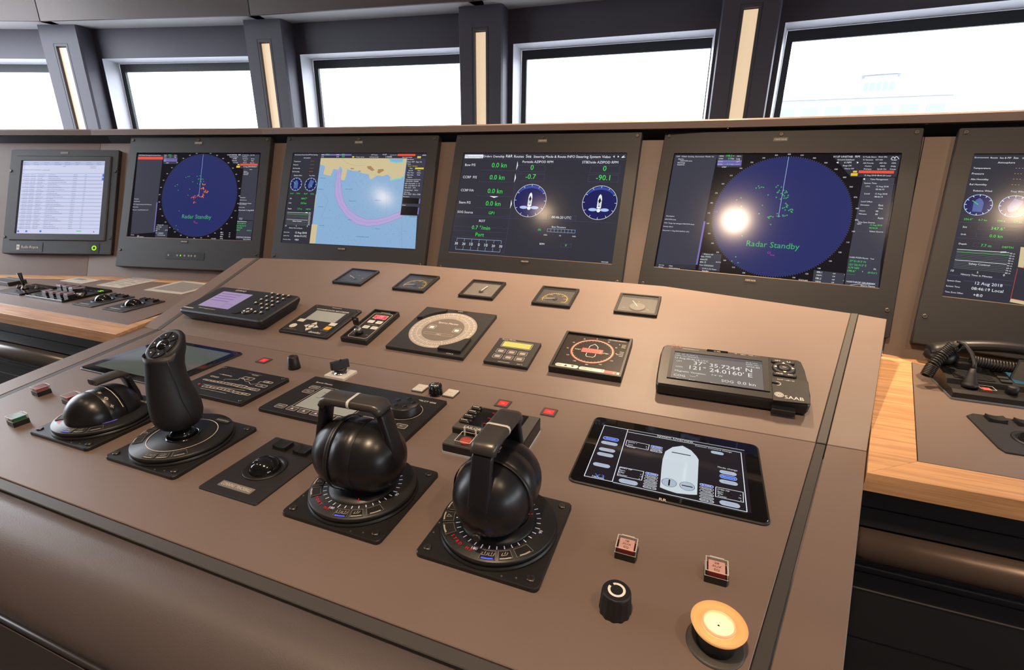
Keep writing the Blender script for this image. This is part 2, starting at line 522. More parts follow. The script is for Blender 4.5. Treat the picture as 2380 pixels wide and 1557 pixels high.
def window_wall(name, a, b, n, z0=.10, z1=.92, end=.15, mu=.11):
    """straight wall from a to b (room on the left hand) with n glazed openings between mullions"""
    a, b = Vector(a), Vector(b); L = (b - a).length; d = (b - a) / L; o = Vector((d.y, -d.x))
    P = lambda u, z, off=0: (a.x + d.x * u + o.x * off, a.y + d.y * u + o.y * off, z)
    w = MB(BACKM); q = lambda u0, u1, za, zb: w.add([P(u0, za), P(u1, za), P(u1, zb), P(u0, zb)], [(0, 1, 2, 3)])
    q(0, L, DECK, z0); q(0, L, z1, CEIL); bay = (L - 2 * end) / n
    q(0, end, z0, z1); q(L - end, L, z0, z1)
    for i in range(n):
        q(end + i * bay - (mu if i else 0), end + i * bay + mu, z0, z1)
        if i == n - 1: q(end + n * bay - mu, end + n * bay, z0, z1)
    wall = struct(w.build(name))
    for i in range(n):
        u0, u1 = end + i * bay + mu, end + (i + 1) * bay - mu
        _wn[0] += 1
        r = MB(REVEAL); c0 = [(u0, z0), (u1, z0), (u1, z1), (u0, z1)]
        A = [P(u, z) for u, z in c0]; B = [P(u, z, .1) for u, z in c0]
        r.add(A + B, [(k, (k + 1) % 4, 4 + (k + 1) % 4, 4 + k) for k in range(4)])
        wo = struct(r.build('window_%d' % _wn[0]))
        g = MB(GLASS); g.add(B, [(0, 1, 2, 3)]); g.build('glass_pane', wo)
XL, XR = -3.2, 3.2
window_wall('wall_left', (-4.55, .93), (XL, .62), 1, -.15, 1.44, .03, .05)
window_wall('wall_left', (XL, .62), (XL, -.95), 2, -.15, 1.44, .03, .05)
wallseg('wall_left', (XL, -.95), (XL, YB), DECK, CEIL, BACKM)
wallseg('wall_back', (XL, YB), (XR, YB), DECK, CEIL, BACKM)
window_wall('wall_right', (XR, YB), (XR, 1.2), 3, .30, .92)
bow = [Wp(k, u, 1.2, .16)[:2] for k in range(6, -1, -1) for u in (WL, 0)]
plan = [(XL - .06, YB - .06), (XR + .06, YB - .06), (XR + .06, 1.3)] + bow + [(-4.62, .85), (XL - .06, .56)]
fl = MB(mat('dark_deck_covering', (.05, .045, .042), .6, noise=(30, .1)))
fl.prism(plan, DECK - .05, DECK)
struct(fl.build('floor'))
CEILM = mat('ceiling_panels', (.36, .31, .27), .6, noise=(3, .04))
ce = MB(CEILM)
ce.prism(plan, CEIL, CEIL + .05)
struct(ce.build('ceiling'))

# ceiling downlights: housing ring, lens, and the lamp itself
for i, (x, y, k) in enumerate(LAMPS):
    where = ['in the ceiling above the right thruster lever', 'in the ceiling above the joystick', 'in the ceiling behind the right counter', 'in the ceiling behind the left counter',
             'in the ceiling forward of the conning screen', 'in the ceiling forward of the rightmost screen', 'in the ceiling forward of the chart screen', 'in the ceiling forward of the left radar screen'][i]
    d = thing('ceiling_downlight', 'round warm recessed downlight ' + where, 'light', Matrix.Translation((x, y, CEIL)), 'ceiling downlights')
    b = MB(STEEL); b.lathe([(.062, 0), (.062, -.006), (.046, -.008), (.044, -.001)], 32, False); b.build('housing_ring', d)
    L_ = mat('downlight_lens_%d' % i, (.9, .85, .75), .4, emit=(1.0, .70, .40), es=(20.0, 7.0, 5.0, 5.0, 14.0, 10.0, 6.0, 6.0)[i])
    b = MB(L_); b.lathe([(.001, -.0035), (.044, -.003)], 32, False); b.build('lens', d)
    ld = bpy.data.lights.new('downlight_lamp', 'SPOT')
    ld.energy = LAMP_W * k * 4; ld.color = (1.0, .72, .47); ld.spot_size = R(160 if y < 0 else 84); ld.spot_blend = .5 if y < 0 else 1.0; ld.shadow_soft_size = .04
    lo = bpy.data.objects.new('lamp', ld); scene.collection.objects.link(lo); lo.parent = d; lo.location = (0, 0, -.02)

# ------------------------------------------------------------------ harbour outside
gq = MB(mat('quay_concrete', (.42, .43, .45), .8, noise=(.2, .1)))
gq.box(-300, -300, -10.2, 300, 400, -10)
struct(gq.build('quay_ground'))
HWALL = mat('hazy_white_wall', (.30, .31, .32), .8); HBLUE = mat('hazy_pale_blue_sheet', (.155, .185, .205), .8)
def facade(name, label, x, y, rz, w, h, d, cols, rows, roofm):
    t = thing(name, label, 'building', Matrix.Translation((x, y, -10)) @ Matrix.Rotation(rz, 4, 'Z'))
    b = MB(HWALL); b.box(-w / 2, 0, 0, w / 2, d, h); b.build('wall', t)
    b = MB(roofm); b.prism([(-w / 2 - .3, -.3), (w / 2 + .3, -.3), (w / 2 + .3, d), (-w / 2 - .3, d)], h, h + .5); b.build('roof', t)
    first = None
    for r in range(rows):
        for c in range(cols):
            M = Matrix.Translation((-w / 2 + (c + .5) * w / cols, -.06, 10.2 + (r + .5) * (h - 10.4) / rows))
            if first is None:
                b = MB(HBLUE); b.box(-w / cols * .34, 0, -(h - 10.4) / rows * .25, w / cols * .34, .05, (h - 10.4) / rows * .25)
                first = b.build('window', t); first.matrix_local = M
            else: copy_part(first, t, M)
    return t
facade('harbour_block', 'hazy white harbour block with rows of pale blue windows beyond the right window', 15.3, 66, R(-12), 2.8, 18.7, 3, 5, 4, HWALL)
facade('harbour_shed', 'long pale harbour shed with blue openings beyond the right window', 12.0, 57, R(-4), 13.5, 15.7, 4, 7, 3, HWALL)

# ================================================================== main console
CX = -0.498
con = thing('main_console', 'broad brown laminate bridge console carrying thruster levers and instruments', 'console', Matrix.Translation((CX, -.1, DECK)))
con.matrix_world = Matrix.Identity(4)
def sym(x, y): return (2 * CX - x, y)
# half widths from the centre line as functions of depth: panel edge, rim inner, rim outer
def hw(y): return .708 + .279 * y
SW = .0135; RIMW = .052
YF = -.4885                                     # panel front edge
S_BACK = .5                                     # depth of the sloping panel at its centre
def back_edge(hwid, off=0.0):
    """rear edge of the sloping panel: straight in the middle, bent back at both sides"""
    pts = []
    for x in (-hwid, -.37, .44, hwid):
        s = S_BACK - max(0, -.37 - x) * .112 - max(0, x - .44) * .14
        pts.append((CX + x, s + off))
    return pts
T0 = -.03
def solid(name, poly, M, m, t=-.03, top=0.0, ch=.0008):
    b = MB(m); b.prism(poly, t, top, ch); o = b.build(name, con); o.matrix_world = M; return o
g = .0006
solid('front_panel', [(CX - hw(YF), YF), (CX + hw(YF), YF), (CX + hw(-g), -g), (CX - hw(-g), -g)], Matrix.Identity(4), LAMI)
hb = lambda s: .708 + .269 * s
be = back_edge(.828)
MP2 = P2(0, 0)
solid('sloping_panel', [(CX - hb(g), g), (CX + hb(g), g)] + be[::-1], MP2, LAMI)
# black inlay strips and outer rims, left and right, on both panels
for sg in (1, -1):
    def side(pts):
        q = [(CX + sg * a, y) for a, y in pts]
        return q if sg > 0 else q[::-1]
    sb = S_BACK - (.828 - .44) * (.14 if sg > 0 else .112) + (.0 if sg > 0 else -.008)
    solid('inlay_strip', side([(hw(YF - .014) + .0006, YF - .014), (hw(YF - .014) + SW, YF - .014), (hw(-g) + SW, -g), (hw(-g) + .0006, -g)]), Matrix.Identity(4), INLAY, top=-.0005)
    solid('inlay_strip', side([(hb(g) + .0006, g), (hb(g) + SW, g), (hb(sb) + SW, sb), (hb(sb) + .0006, sb)]), MP2, INLAY, top=.0006)
    solid('rim', side([(hw(YF - .014) + SW + .0012, YF - .014), (hw(YF - .014) + SW + RIMW, YF - .014), (hw(-g) + SW + RIMW, -g), (hw(-g) + SW + .0012, -g)]), Matrix.Identity(4), LAMI)
    solid('rim', side([(hb(g) + SW + .0012, g), (hb(g) + SW + RIMW, g), (hb(sb - .012) + SW + RIMW, sb - .012), (hb(sb - .002) + SW + .0012, sb - .002)]), MP2, LAMI)
    # side cheek down to the deck
    b = MB(TRIMB)
    w = SW + RIMW - .004
    top = [(hw(YF - .014) + w, YF - .014, -.028), (hw(0) + w, 0, -.028), (hb(sb - .012) + w, (sb - .012) * cos(G2), (sb - .012) * sin(G2) - .028)]
    v = [(CX + sg * a, y, z) for a, y, z in top] + [(CX + sg * a, y, DECK + .0) for a, y, z in top]
    v2 = [(CX + sg * (a - .018), y, z) for a, y, z in top] + [(CX + sg * (a - .018), y, DECK) for a, y, z in top]
    b.add(v + v2, [(0, 1, 4, 3), (1, 2, 5, 4), (6, 9, 10, 7), (7, 10, 11, 8), (0, 3, 9, 6), (2, 8, 11, 5)])
    b.build('side_cheek', con)
solid('inlay_strip', [(CX - hw(YF) - SW, YF - .0145), (CX + hw(YF) + SW, YF - .0145), (CX + hw(YF) + SW, YF - .0008), (CX - hw(YF) - SW, YF - .0008)], Matrix.Identity(4), INLAY, top=-.0006)
# padded leather armrest roll along the front and the panel beneath it
b = MB(LEATHER)
prof = [(-.5045, -.030), (-.5045, -.003), (-.5075, .0005), (-.520, .0012), (-.533, -.0005), (-.546, -.0048), (-.558, -.0115), (-.569, -.0205), (-.578, -.031), (-.584, -.041), (-.588, -.050), (-.589, -.060), (-.585, -.068)]
xa, xb = CX - hw(-.5) - SW - RIMW, CX + hw(-.5) + SW + RIMW
rings = [[(xa + (xb - xa) * i / 40, y, z) for y, z in prof] for i in range(41)]
b.rings(rings, True, True, False)
b.build('armrest_roll', con)
b = MB(mat('dark_piping', (.03, .026, .028), .35)); b.tube([(xa, -.5905, -.060), (xb, -.5905, -.060)], .0035, 8); b.build('piping', con)
b = MB(TRIMB); b.box(xa, -.594, DECK, xb, -.575, -.064); b.build('front_apron', con)

# ================================================================== monitor bank
TAU = R(23.64)
FAC = {'conn': (-.437, .569, .257, -.0), 'xband': (.150, .556, .2555, -6.07), 'ecdis': (-1.030, .545, .257, 5.41), 'sband': (-1.621, .464, .257, 11.31),
       'right': (.730, .457, .2535, -12.64), 'rr': (-2.124, .350, .253, 17.69)}
def facet_M(x, y, z, deg, back=0.0):
    p = R(deg); ex = Vector((cos(p), sin(p), 0)); eh = Vector((-sin(p), cos(p), 0))
    ey = Vector((0, 0, 1)) * cos(TAU) + eh * sin(TAU); n = ex.cross(ey)
    c = Vector((x, y, z)) - n * back
    return Matrix(((ex.x, ey.x, n.x, c.x), (ex.y, ey.y, n.y, c.y), (ex.z, ey.z, n.z, c.z), (0, 0, 0, 1)))
PB = .024                                        # screens stand this far proud of the bank's panels
bank = thing('monitor_bank', 'faceted brown screen bank with a flat top rail below the windows', 'console')
order = ['rr', 'sband', 'ecdis', 'conn', 'xband', 'right']
# seams between neighbouring facets: intersection of the panel planes, taken at two heights
planes = {}
for n in order:
    M = facet_M(*FAC[n], back=PB)
    planes[n] = (M.translation.copy(), M.to_3x3() @ Vector((0, 0, 1)))
def meet(a, b, z):
    (p, n), (q, m) = planes[a], planes[b]
    A = Matrix(((n.x, n.y), (m.x, m.y))); r = Vector((n.dot(p) - n.z * z, m.dot(q) - m.z * z))
    s = A.inverted() @ r
    return Vector((s.x, s.y, z))
def at_x(a, u, z):
    M = facet_M(*FAC[a], back=PB); p, n = planes[a]
    ex = M.to_3x3() @ Vector((1, 0, 0)); q = p + ex * u
    eh = Vector((-ex.y, ex.x, 0)); t = (n.dot(p) - n.z * z - n.x * q.x - n.y * q.y) / (n.x * eh.x + n.y * eh.y)
    return Vector((q.x + eh.x * t, q.y + eh.y * t, z))
ZLO, ZHI = -.05, .476
edges = []
for z in (ZLO, ZHI):
    row = [at_x('rr', -.36, z)]
    for a, c in zip(order[:-1], order[1:]): row.append(meet(a, c, z))
    row.append(at_x('right', .55, z)); edges.append(row)
lo, hi = edges
zrow = lambda z: [lo[i].lerp(hi[i], (z - ZLO) / (ZHI - ZLO)) for i in range(7)]
for i, n in enumerate(order):
    gap = (lo[i + 1] - lo[i]).normalized() * .0008
    nn = planes[n][1] * -.012
    b = MB(LAMI)
    pt = .945                                    # the panel stops short of the rail: the dark slot above stands in for its shadow
    h0, h1 = lo[i].lerp(hi[i], pt), lo[i + 1].lerp(hi[i + 1], pt)
    f4 = [lo[i] + gap, lo[i + 1] - gap, h1 - gap, h0 + gap]
    b.add([tuple(p) for p in f4] + [tuple(p + nn) for p in f4], [(0, 1, 2, 3), (4, 7, 6, 5), (0, 4, 5, 1), (1, 5, 6, 2), (2, 6, 7, 3), (3, 7, 4, 0)])
    b.build('screen_panel', bank)
    # top rail section: overhangs the panel a little, flat top running back
    b = MB(LAMI)
    def rp(p, fwd, z): 
        h = planes[n][1].copy(); h.z = 0; h.normalize(); return (p.x + h.x * fwd, p.y + h.y * fwd, z)
    A, B = hi[i] + gap, hi[i + 1] - gap
    sec = [(.040, .474), (.040, .490), (.037, .4935), (-.16, .4935), (-.16, .36), (-.145, .36), (-.145, .474)]
    b.rings([[rp(P, f, z) for f, z in sec] for P in (A, B)], True, False)
    b.build('top_rail', bank)
# dark sheet added behind the slot, standing in for the rail's shadow
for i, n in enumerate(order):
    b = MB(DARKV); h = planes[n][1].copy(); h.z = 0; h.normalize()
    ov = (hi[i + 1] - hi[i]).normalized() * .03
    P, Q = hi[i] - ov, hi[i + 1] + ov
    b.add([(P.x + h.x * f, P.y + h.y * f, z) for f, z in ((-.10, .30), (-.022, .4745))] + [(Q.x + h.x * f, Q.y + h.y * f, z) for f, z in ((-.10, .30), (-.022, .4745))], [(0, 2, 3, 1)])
    b.build('rail_shadow_sheet', bank)

# ================================================================== monitors
BZW, BZH, SCW, SCH, SOY = .542, .4583, .4752, .2967, .0237
DISP_K = 1.0
def C(name, r, g, b): return glow(name, r, g, b, DISP_K)
SBASE = C('screen_dark', 50, 50, 60); SPANEL = C('panel_slate', 60, 61, 74); SLINE = C('rule_violet', 84, 84, 122)
CW = C('white', 235, 238, 245); CGR = C('green', 70, 226, 92); CNAVY = C('radar_navy', 40, 46, 100); CORN = C('amber_dash', 235, 170, 90)
CRED = C('alarm_red', 232, 82, 62); CYEL = C('button_yellow', 225, 190, 62); CMAG = C('magenta', 200, 60, 214); CLILAC = C('row_lilac', 116, 108, 178)
CBLK = C('near_black', 17, 15, 22); CDIAL = C('dial_navy', 24, 28, 88); CSEA = C('chart_sea', 138, 174, 210); CLAND = C('chart_land', 205, 190, 150)
CROUTE = C('chart_route', 176, 164, 214); CRLN = C('route_edge', 176, 84, 150); CTOWN = C('chart_town', 168, 132, 84); CSHAL = C('chart_shallow', 126, 206, 190)
CINK = C('chart_ink', 66, 112, 160); CHULL = C('hull_blue', 78, 100, 158); CPALE = C('pale_blue', 168, 196, 240); CDOC = C('document_white', 206, 210, 236)
CDINK = C('document_ink', 118, 122, 158); CDHEAD = C('document_head', 176, 186, 220); CDTXT = C('document_text', 88, 90, 122); CBLUE = C('icon_blue', 92, 122, 214)
CLIT = C('bar_grey', 130, 142, 140); CGLED = glow('power_green', 150, 255, 20, 1.6); CSPR = C('dark_ring', 20, 26, 24)

def monitor(name, key, label, plates, size=(BZW, BZH, SCW, SCH, SOY), screws=True, base=SBASE):
    w, h, sw, sh, oy = size
    M = facet_M(*FAC[key])
    t = thing(name, label, 'monitor', M)
    b = MB(BEZEL)
    o = rrect(-w / 2, -h / 2, w / 2, h / 2, .003, 2)
    i = rrect(-sw / 2 - .0018, oy - sh / 2 - .0018, sw / 2 + .0018, oy + sh / 2 + .0018, .002, 2)
    b.frame(o, i, -.0235, 0, .0015)
    b.build('bezel', t)
    s = MB(base); s.rect(-sw / 2 - .0018, oy - sh / 2 - .0018, sw / 2 + .0018, oy + sh / 2 + .0018, -.0042)
    s.build('screen', t)
    if screws:
        for x, y in ((-w / 2 + .012, h / 2 - .010), (w / 2 - .012, h / 2 - .010), (0, h / 2 - .010), (-w / 2 + .012, -h / 2 + .058), (w / 2 - .012, -h / 2 + .058)):
            screw(t, x, y, 0, .0048)
    for txt, x, y, pw, lit in plates:
        b = MB(GREYP if lit else BLACK)
        b.prism(rrect(x - pw / 2, y - .005, x + pw / 2, y + .005, .0008, 1), 0, .0008)
        b.use(CREAM); b.text(txt, x, y - .0018, .0010, w=pw * .86, h=.0042, al='C')
        b.build('name_plate', t)
    return t, M
def screen_sheet(M, ox, oy, s):
    return Sheet(M @ Matrix.Translation((0, 0, -.0042)), ox, oy, s)
def put(sh, t, name='screen_image'):
    scr = [c for c in t.children if c.name.startswith('screen') and not c.name.startswith('screen_')][0]
    o = sh.build(name, scr); o.matrix_local = Matrix.Translation((0, 0, -.0042)); return o
RIMLIT = mat('bezel_edge_metal', (.30, .22, .16), .35, metal=.6)
def lower_lip(t, size=(BZW, BZH, SCW, SCH, SOY)):
    w, h, sw, sh, oy = size
    b = MB(RIMLIT); b.box(-sw / 2 - .0018, oy - sh / 2 - .0018, -.0041, sw / 2 + .0018, oy - sh / 2 - .0002, -.0008); b.build('screen_lip', t)

# ---------------------------------------------------------------- conning screen
t, M = monitor('conning_monitor', 'conn', 'black framed conning screen with two round azipod dials and green readouts', [('CONNING MONITOR', 0, BZH / 2 - .0215, .027, 1), ('CONNING MONITOR', 0, SOY - SCH / 2 - .012, .025, 0)])
lower_lip(t)
s = screen_sheet(M, 1010, 300, 4.449)
s.use(SLINE)
for p in (([(318, 308), (1980, 316)]), ([(870, 312), (780, 905), (715, 1290)]), ([(215, 905), (800, 925), (1880, 972)]), ([(480, 425), (840, 430)]), ([(460, 545), (815, 552)]), ([(435, 688), (800, 700)]), ([(425, 812), (780, 824)]), ([(210, 890), (770, 908)]), ([(200, 1005), (770, 1030)]), ([(195, 1045), (755, 1075)]), ([(185, 1108), (745, 1138)])):
    s.Ln(p, .0004)
for r in ((875, 372, 1142, 443), (862, 462, 1130, 540), (1615, 378, 1912, 458), (1595, 470, 1895, 552), (1170, 885, 1462, 942), (1308, 1182, 1412, 1226), (1035, 1020, 1138, 1062)): s.O(*r, w=.0004)
s.use(CW).Rc(317, 264, 500, 302)
s.use(CLIT).T('Manoeuvring', 320, 296, 492, .0008)
s.use(CW)
for tx, a, b, c in (('Orders', 503, 293, 592), ('Ownship', 604, 295, 722), ('R&R', 738, 294, 806), ('Routes', 822, 296, 922), ('Sea', 944, 296, 1000), ('Steering Mode & Route INFO', 1024, 297, 1452), ('Steering System', 1463, 299, 1716), ('Video', 1730, 300, 1820),
                    ('Bow P/S', 315, 382, 422), ('CCRP  P/S', 293, 508, 436), ('CCRP F/A', 272, 642, 404), ('Stern P/S', 252, 768, 372), ('SOG Source', 236, 866, 396), ('ROT', 460, 960, 522),
                    ('Portside AZIPOD RPM', 910, 350, 1226), ('STBDside AZIPOD RPM', 1526, 355, 1898), ('00:46:20 UTC', 1210, 922, 1414), ('Bow Thrusters', 1212, 1019, 1357), ('RPM', 1086, 1196, 1134),
                    ('100%', 1128, 1100, 1164), ('0%', 1288, 1108, 1308), ('100%', 1424, 1116, 1460), ('10.0.0.660', 1725, 1378, 1795)):
    s.T(tx, a, b, c)
for k, tx in enumerate(('30', '20', '10', '0', '10', '20', '30')):
    s.T(tx, 208 + 76.5 * k + (10 if tx == '0' else 0), 1193 + 5.3 * k, 240 + 76.5 * k - (4 if tx == '0' else 0))
s.Pg([(1862, 274), (1862, 296), (1846, 285)]); s.Pg([(1894, 275), (1910, 285), (1894, 296)])
s.Pg([(1930, 298), (1945, 282), (1968, 270), (1952, 290), (1978, 286), (1960, 296)])
for a, b in ((862, 332), (840, 460), (798, 730)): s.Pg([(a - 4, b), (a + 2, b + 45), (a - 18, b + 94)])
s.Pg([(570, 693), (662, 697), (615, 712)])
s.use(CPALE)
s.Ln([(235, 1128), (692, 1155)], .0008); s.Ln([(218, 1242), (675, 1273)], .0008)
for k in range(7): s.Ln([(235 + 76.3 * k, 1128 + 4.6 * k), (230 + 76.3 * k, 1158 + 4.6 * k)], .0007); s.Ln([(222 + 76.3 * k, 1205 + 5 * k), (217 + 76.3 * k, 1242 + 5.2 * k)], .0007)
s.O(1168, 1028, 1452, 1078, .0006)
for k in range(1, 8): s.Ln([(1170 + 35.6 * k, 1029 + 1.6 * k), (1166 + 35.6 * k, 1062 + 1.6 * k)], .0006)
s.use(CGR)
for tx, a, b, c in (('0.0 kn', 590, 396, 744), ('0.0 kn', 568, 521, 722), ('0.0 kn', 547, 662, 700), ('0.0 kn', 527, 790, 681), ('GP1', 558, 880, 616), ('0.7 °/min', 384, 1034, 573), ('Port', 422, 1107, 510), ('0', 990, 422, 1022), ('-0.7', 940, 515, 1044), ('0', 1740, 433, 1774), ('-90.1', 1668, 528, 1812), ('0%', 1068, 1050, 1100), ('0', 1350, 1212, 1364)):
    s.T(tx, a, b, c)
for cxp, cyp, top in ((988, 740, (1010, 570)), (1706, 762, (1732, 586))):
    c = s.q(cxp, cyp); r = math.dist(c, s.q(*top))
    s.use(CDIAL).disc(*c, r, .0005, 48)
    s.use(C('dial_sheen', 52, 74, 158)).poly([(c[0] + r * .94 * cos(a), c[1] + r * .94 * sin(a)) for a in [R(25 + 130 * i / 16) for i in range(17)]] + [(c[0] + r * .86 * cos(a), c[1] + r * .62 * sin(a) + r * .14) for a in [R(150 - 120 * i / 12) for i in range(13)]], .0006)
    s.use(CW).ring(*c, r, r * .022, .0008); s.ticks(*c, r * .86, r * .97, 12, r * .022, .0008)
    X = lambda u, v: (c[0] + u * r, c[1] + v * r)
    s.poly([X(-.12, -.34), X(.12, -.34), X(.12, .2), X(.08, .40), X(0, .5), X(-.08, .40), X(-.12, .2)], .0009)
    s.use(CBLK).poly([X(-.05, -.24), X(.05, -.24), X(.05, .06), X(.10, .06), X(0, .3), X(-.10, .06), X(-.05, .06)], .0011)
    s.use(CW).poly([X(-.028, -.20), X(.028, -.20), X(.028, -.02), X(-.028, -.02)], .0013)
    s.use(CPALE); s.disc(*X(-.34, -.42), r * .25, .0010, 20, r * .095); s.disc(*X(.34, -.42), r * .25, .0010, 20, r * .095); s.use(CW).disc(*X(0, -.46), r * .11, .0012, 16)
put(s, t)

# ---------------------------------------------------------------- radar screens
def radar(sh, cpt, top, text_span, dots, extra_red=()):
    c = sh.q(*cpt); r = math.dist(c, sh.q(*top))
    sh.use(CNAVY).disc(*c, r, .0005, 96)
    sh.use(C('radar_tick', 150, 150, 190)).ticks(*c, r, r * 1.012, 180, .0005, .0006)
    sh.use(CW)
    for k in range(36):
        a = R(90 - 10 * k); rr = r * 1.045
        y = c[1] + rr * sin(a)
        sh.text('%03d' % (10 * k), c[0] + (r * 1.075) * cos(a), y - .0016, .0008, h=.0030, al='C')
    for (a, b) in dots:
        x, y = sh.q(a, b); q = .0019; an = random.uniform(0, 6)
        sh.use(CGR).outline([(x + q * cos(an + k * 2.094) * (1.25 if k == 0 else 1), y + q * sin(an + k * 2.094)) for k in range(3)], .0005, .0009)
    sh.use(C('standby_green', 62, 176, 100)).T('Radar Standby', *text_span)
    sh.use(CPALE).line([c, sh.q(*top)], .0009, .0008)
    return c, r
t, M = monitor('x_band_radar_monitor', 'xband', 'large black radar screen with plain navy disc, right of the conning screen', [('X-BAND RADAR', 0, BZH / 2 - .0225, .031, 1), ('X-BAND RADAR', -.012, SOY - SCH / 2 - .0115, .026, 0)], base=CBLK)
lower_lip(t)
s = screen_sheet(M, 1480, 290, 3.5)
s.use(SPANEL); s.Pg([(312, 244), (655, 244), (480, 1140), (158, 1128)], .0003)
s.use(SBASE); s.Pg([(158, 1128), (480, 1140), (476, 1178), (150, 1155)], .0003); s.Pg([(1590, 250), (2148, 250), (2110, 425), (1740, 425)], .0003)
s.use(SPANEL); s.Pg([(1842, 430), (2100, 430), (1985, 1110), (1722, 1075)], .0003); s.Pg([(1722, 1075), (1985, 1110), (1965, 1325), (1690, 1305)], .00032); s.Pg([(1440, 1182), (1695, 1210), (1680, 1300), (1430, 1275)], .0003)
s.Pg([(530, 1040), (690, 1055), (672, 1195), (500, 1180)], .0003); s.Pg([(655, 245), (862, 245), (850, 345), (655, 345)], .0003)
s.use(CLILAC); s.Pg([(660, 289), (855, 289), (852, 309), (657, 309)], .0006); s.Pg([(656, 312), (852, 312), (849, 331), (653, 331)], .0006)
s.Pg([(545, 785), (560, 785), (494, 1138), (480, 1138)], .0005)
s.use(CW)
for tx, a, b, c in (('CAM', 322, 262, 350), ('Default', 366, 263, 408), ('Docking', 418, 264, 466), ('Environment', 476, 264, 550), ('Route', 560, 264, 600), ('Sea', 610, 264, 628), ('Alarms', 336, 284, 382), ('CPA/TCPA Limit', 352, 299, 450), ('Warnings', 330, 314, 392), ('Cautions', 328, 330, 387),
                    ('Description', 240, 746, 306), ('CPA/TCPA Limit', 228, 772, 320), ('TW1: Target has infringed CPA/TCPA limits', 222, 802, 470), ('Priority: Alarm', 216, 830, 294), ('Occurred: 11 Aug 2018 23:07:51 UTC', 210, 862, 428), ('Sort by', 180, 1143, 222), ('Group', 176, 1158, 214), ('Hide', 262, 1152, 292), ('Acknowledged', 260, 1168, 350),
                    ('HDG', 672, 260, 706), ('°T', 780, 260, 792), ('Gyro', 815, 260, 848), ('STW', 668, 282, 702), ('kn', 772, 282, 790), ('Log', 810, 283, 838), ('COG', 662, 304, 698), ('GPT', 808, 306, 838), ('SOG', 658, 327, 694), ('kn', 766, 328, 786), ('GPT', 804, 328, 834), ('STBY', 692, 350, 730),
                    ('H UP UNSTAB', 1600, 267, 1755), ('RM', 1776, 267, 1812), ('Ground Stabilized', 1632, 290, 1768), ('6 NM', 1687, 314, 1743), ('Rings Off', 1676, 338, 1745), ('Charts Off', 1688, 362, 1764), ('R Trails Short', 1842, 268, 1948), ('0min 00s', 1966, 267, 2036), ('R Vectors', 1842, 291, 1920), ('6.0 min', 1942, 290, 2000), ('Radar', 2072, 291, 2118),
                    ('AIS Priority', 1840, 317, 1926), ('AIS On', 1972, 317, 2030), ('CPA', 2072, 318, 2108), ('Centre', 1855, 341, 1908), ('MAX', 1980, 342, 2018), ('iHelp', 2066, 343, 2106), ('Primary', 1846, 366, 1908), ('Synth On', 1955, 366, 2028), ('Coast', 2058, 367, 2106), ('12 Aug 2018 08:46:20 Local', 1850, 417, 2066),
                    ('Time Management', 1898, 449, 2044), ('System Time', 1848, 480, 1950), ('UTC', 1862, 506, 1896), ('12 Aug 2018', 1948, 507, 2046), ('00:46:19', 1942, 531, 2012), ('Local', 1850, 566, 1894), ('12 Aug 2018', 1938, 567, 2036), ('08:46:19', 1932, 591, 2000), ('Local Offset', 1824, 629, 1916), ('Direction', 1820, 657, 1890), ('East', 1966, 661, 2004), ('West', 1962, 686, 2002), ('Hours', 1810, 704, 1856), ('08', 1942, 709, 1962), ('Minutes', 1806, 730, 1868), ('00', 1938, 734, 1958), ('Apply', 1958, 764, 2006),
                    ('Time Sync Source', 1796, 796, 1936), ('GP1', 1792, 812, 1824), ('Select Source', 1892, 872, 2004), ('CURS POSN Route', 1728, 1082, 1884), ('Trial', 1898, 1095, 1928), ('RL', 1926, 1180, 1948), ('T', 1830, 1200, 1840), ('EBL1', 1464, 1204, 1506), ('VRM1', 1458, 1228, 1504), ('EBL2', 1454, 1254, 1500), ('VRM2', 1450, 1278, 1496), ('Off', 1594, 1215, 1616), ('Off', 1590, 1238, 1612), ('Off', 1586, 1264, 1608), ('Off', 1582, 1287, 1604), ('10.0.0.660', 1316, 1266, 1390), ('T', 1684, 1225, 1692), ('T', 1676, 1272, 1684),
                    ('NORTHROP GRUMMAN', 1706, 1280, 1940), ('Sperry Marine', 1820, 1312, 1938), ('Enhance Off', 546, 1056, 622), ('Gain', 520, 1076, 550), ('RAIN', 516, 1099, 550), ('SEA', 512, 1121, 542), ('Tune', 508, 1144, 540), ('AUTO', 642, 1121, 684), ('TCVR A (X) Master', 530, 1172, 650), ('Standby', 530, 1191, 584)):
    s.T(tx, a, b, c)
s.Pg([(1622, 308), (1640, 300), (1640, 316)]); s.Pg([(1790, 300), (1806, 308), (1790, 316)]); s.Pg([(1838, 442), (1856, 434), (1856, 450)])
s.Ln([(2066, 282), (2080, 262), (2090, 262), (2098, 276), (2108, 258), (2120, 262), (2132, 280)], .0010)
s.Ln([(1700, 1318), (1740, 1303), (1800, 1296), (1930, 1298)], .0006)
s.use(CGR)
for tx, a, b, c in (('198.5', 726, 260, 774), ('0.0', 742, 282, 768), ('0.0', 732, 327, 760), ('12 Aug 2018', 1896, 820, 1994), ('00:46:20', 1890, 844, 1958), ("37°31.013' N", 1730, 1114, 1862), ("121°22.913' E", 1724, 1143, 1868), ('4.79 NM', 1718, 1168, 1806), ('190.6°', 1714, 1194, 1780), ('(010.6°)', 1878, 1208, 1952), ('- - - - - -', 1708, 1219, 1774)):
    s.T(tx, a, b, c)
s.use(CRED).Rc(1806, 372, 2090, 398, .0007); s.use(CYEL).Rc(1742, 394, 1794, 417, .0007); s.Rc(1760, 375, 1790, 390, .0007)
s.use(SLINE)
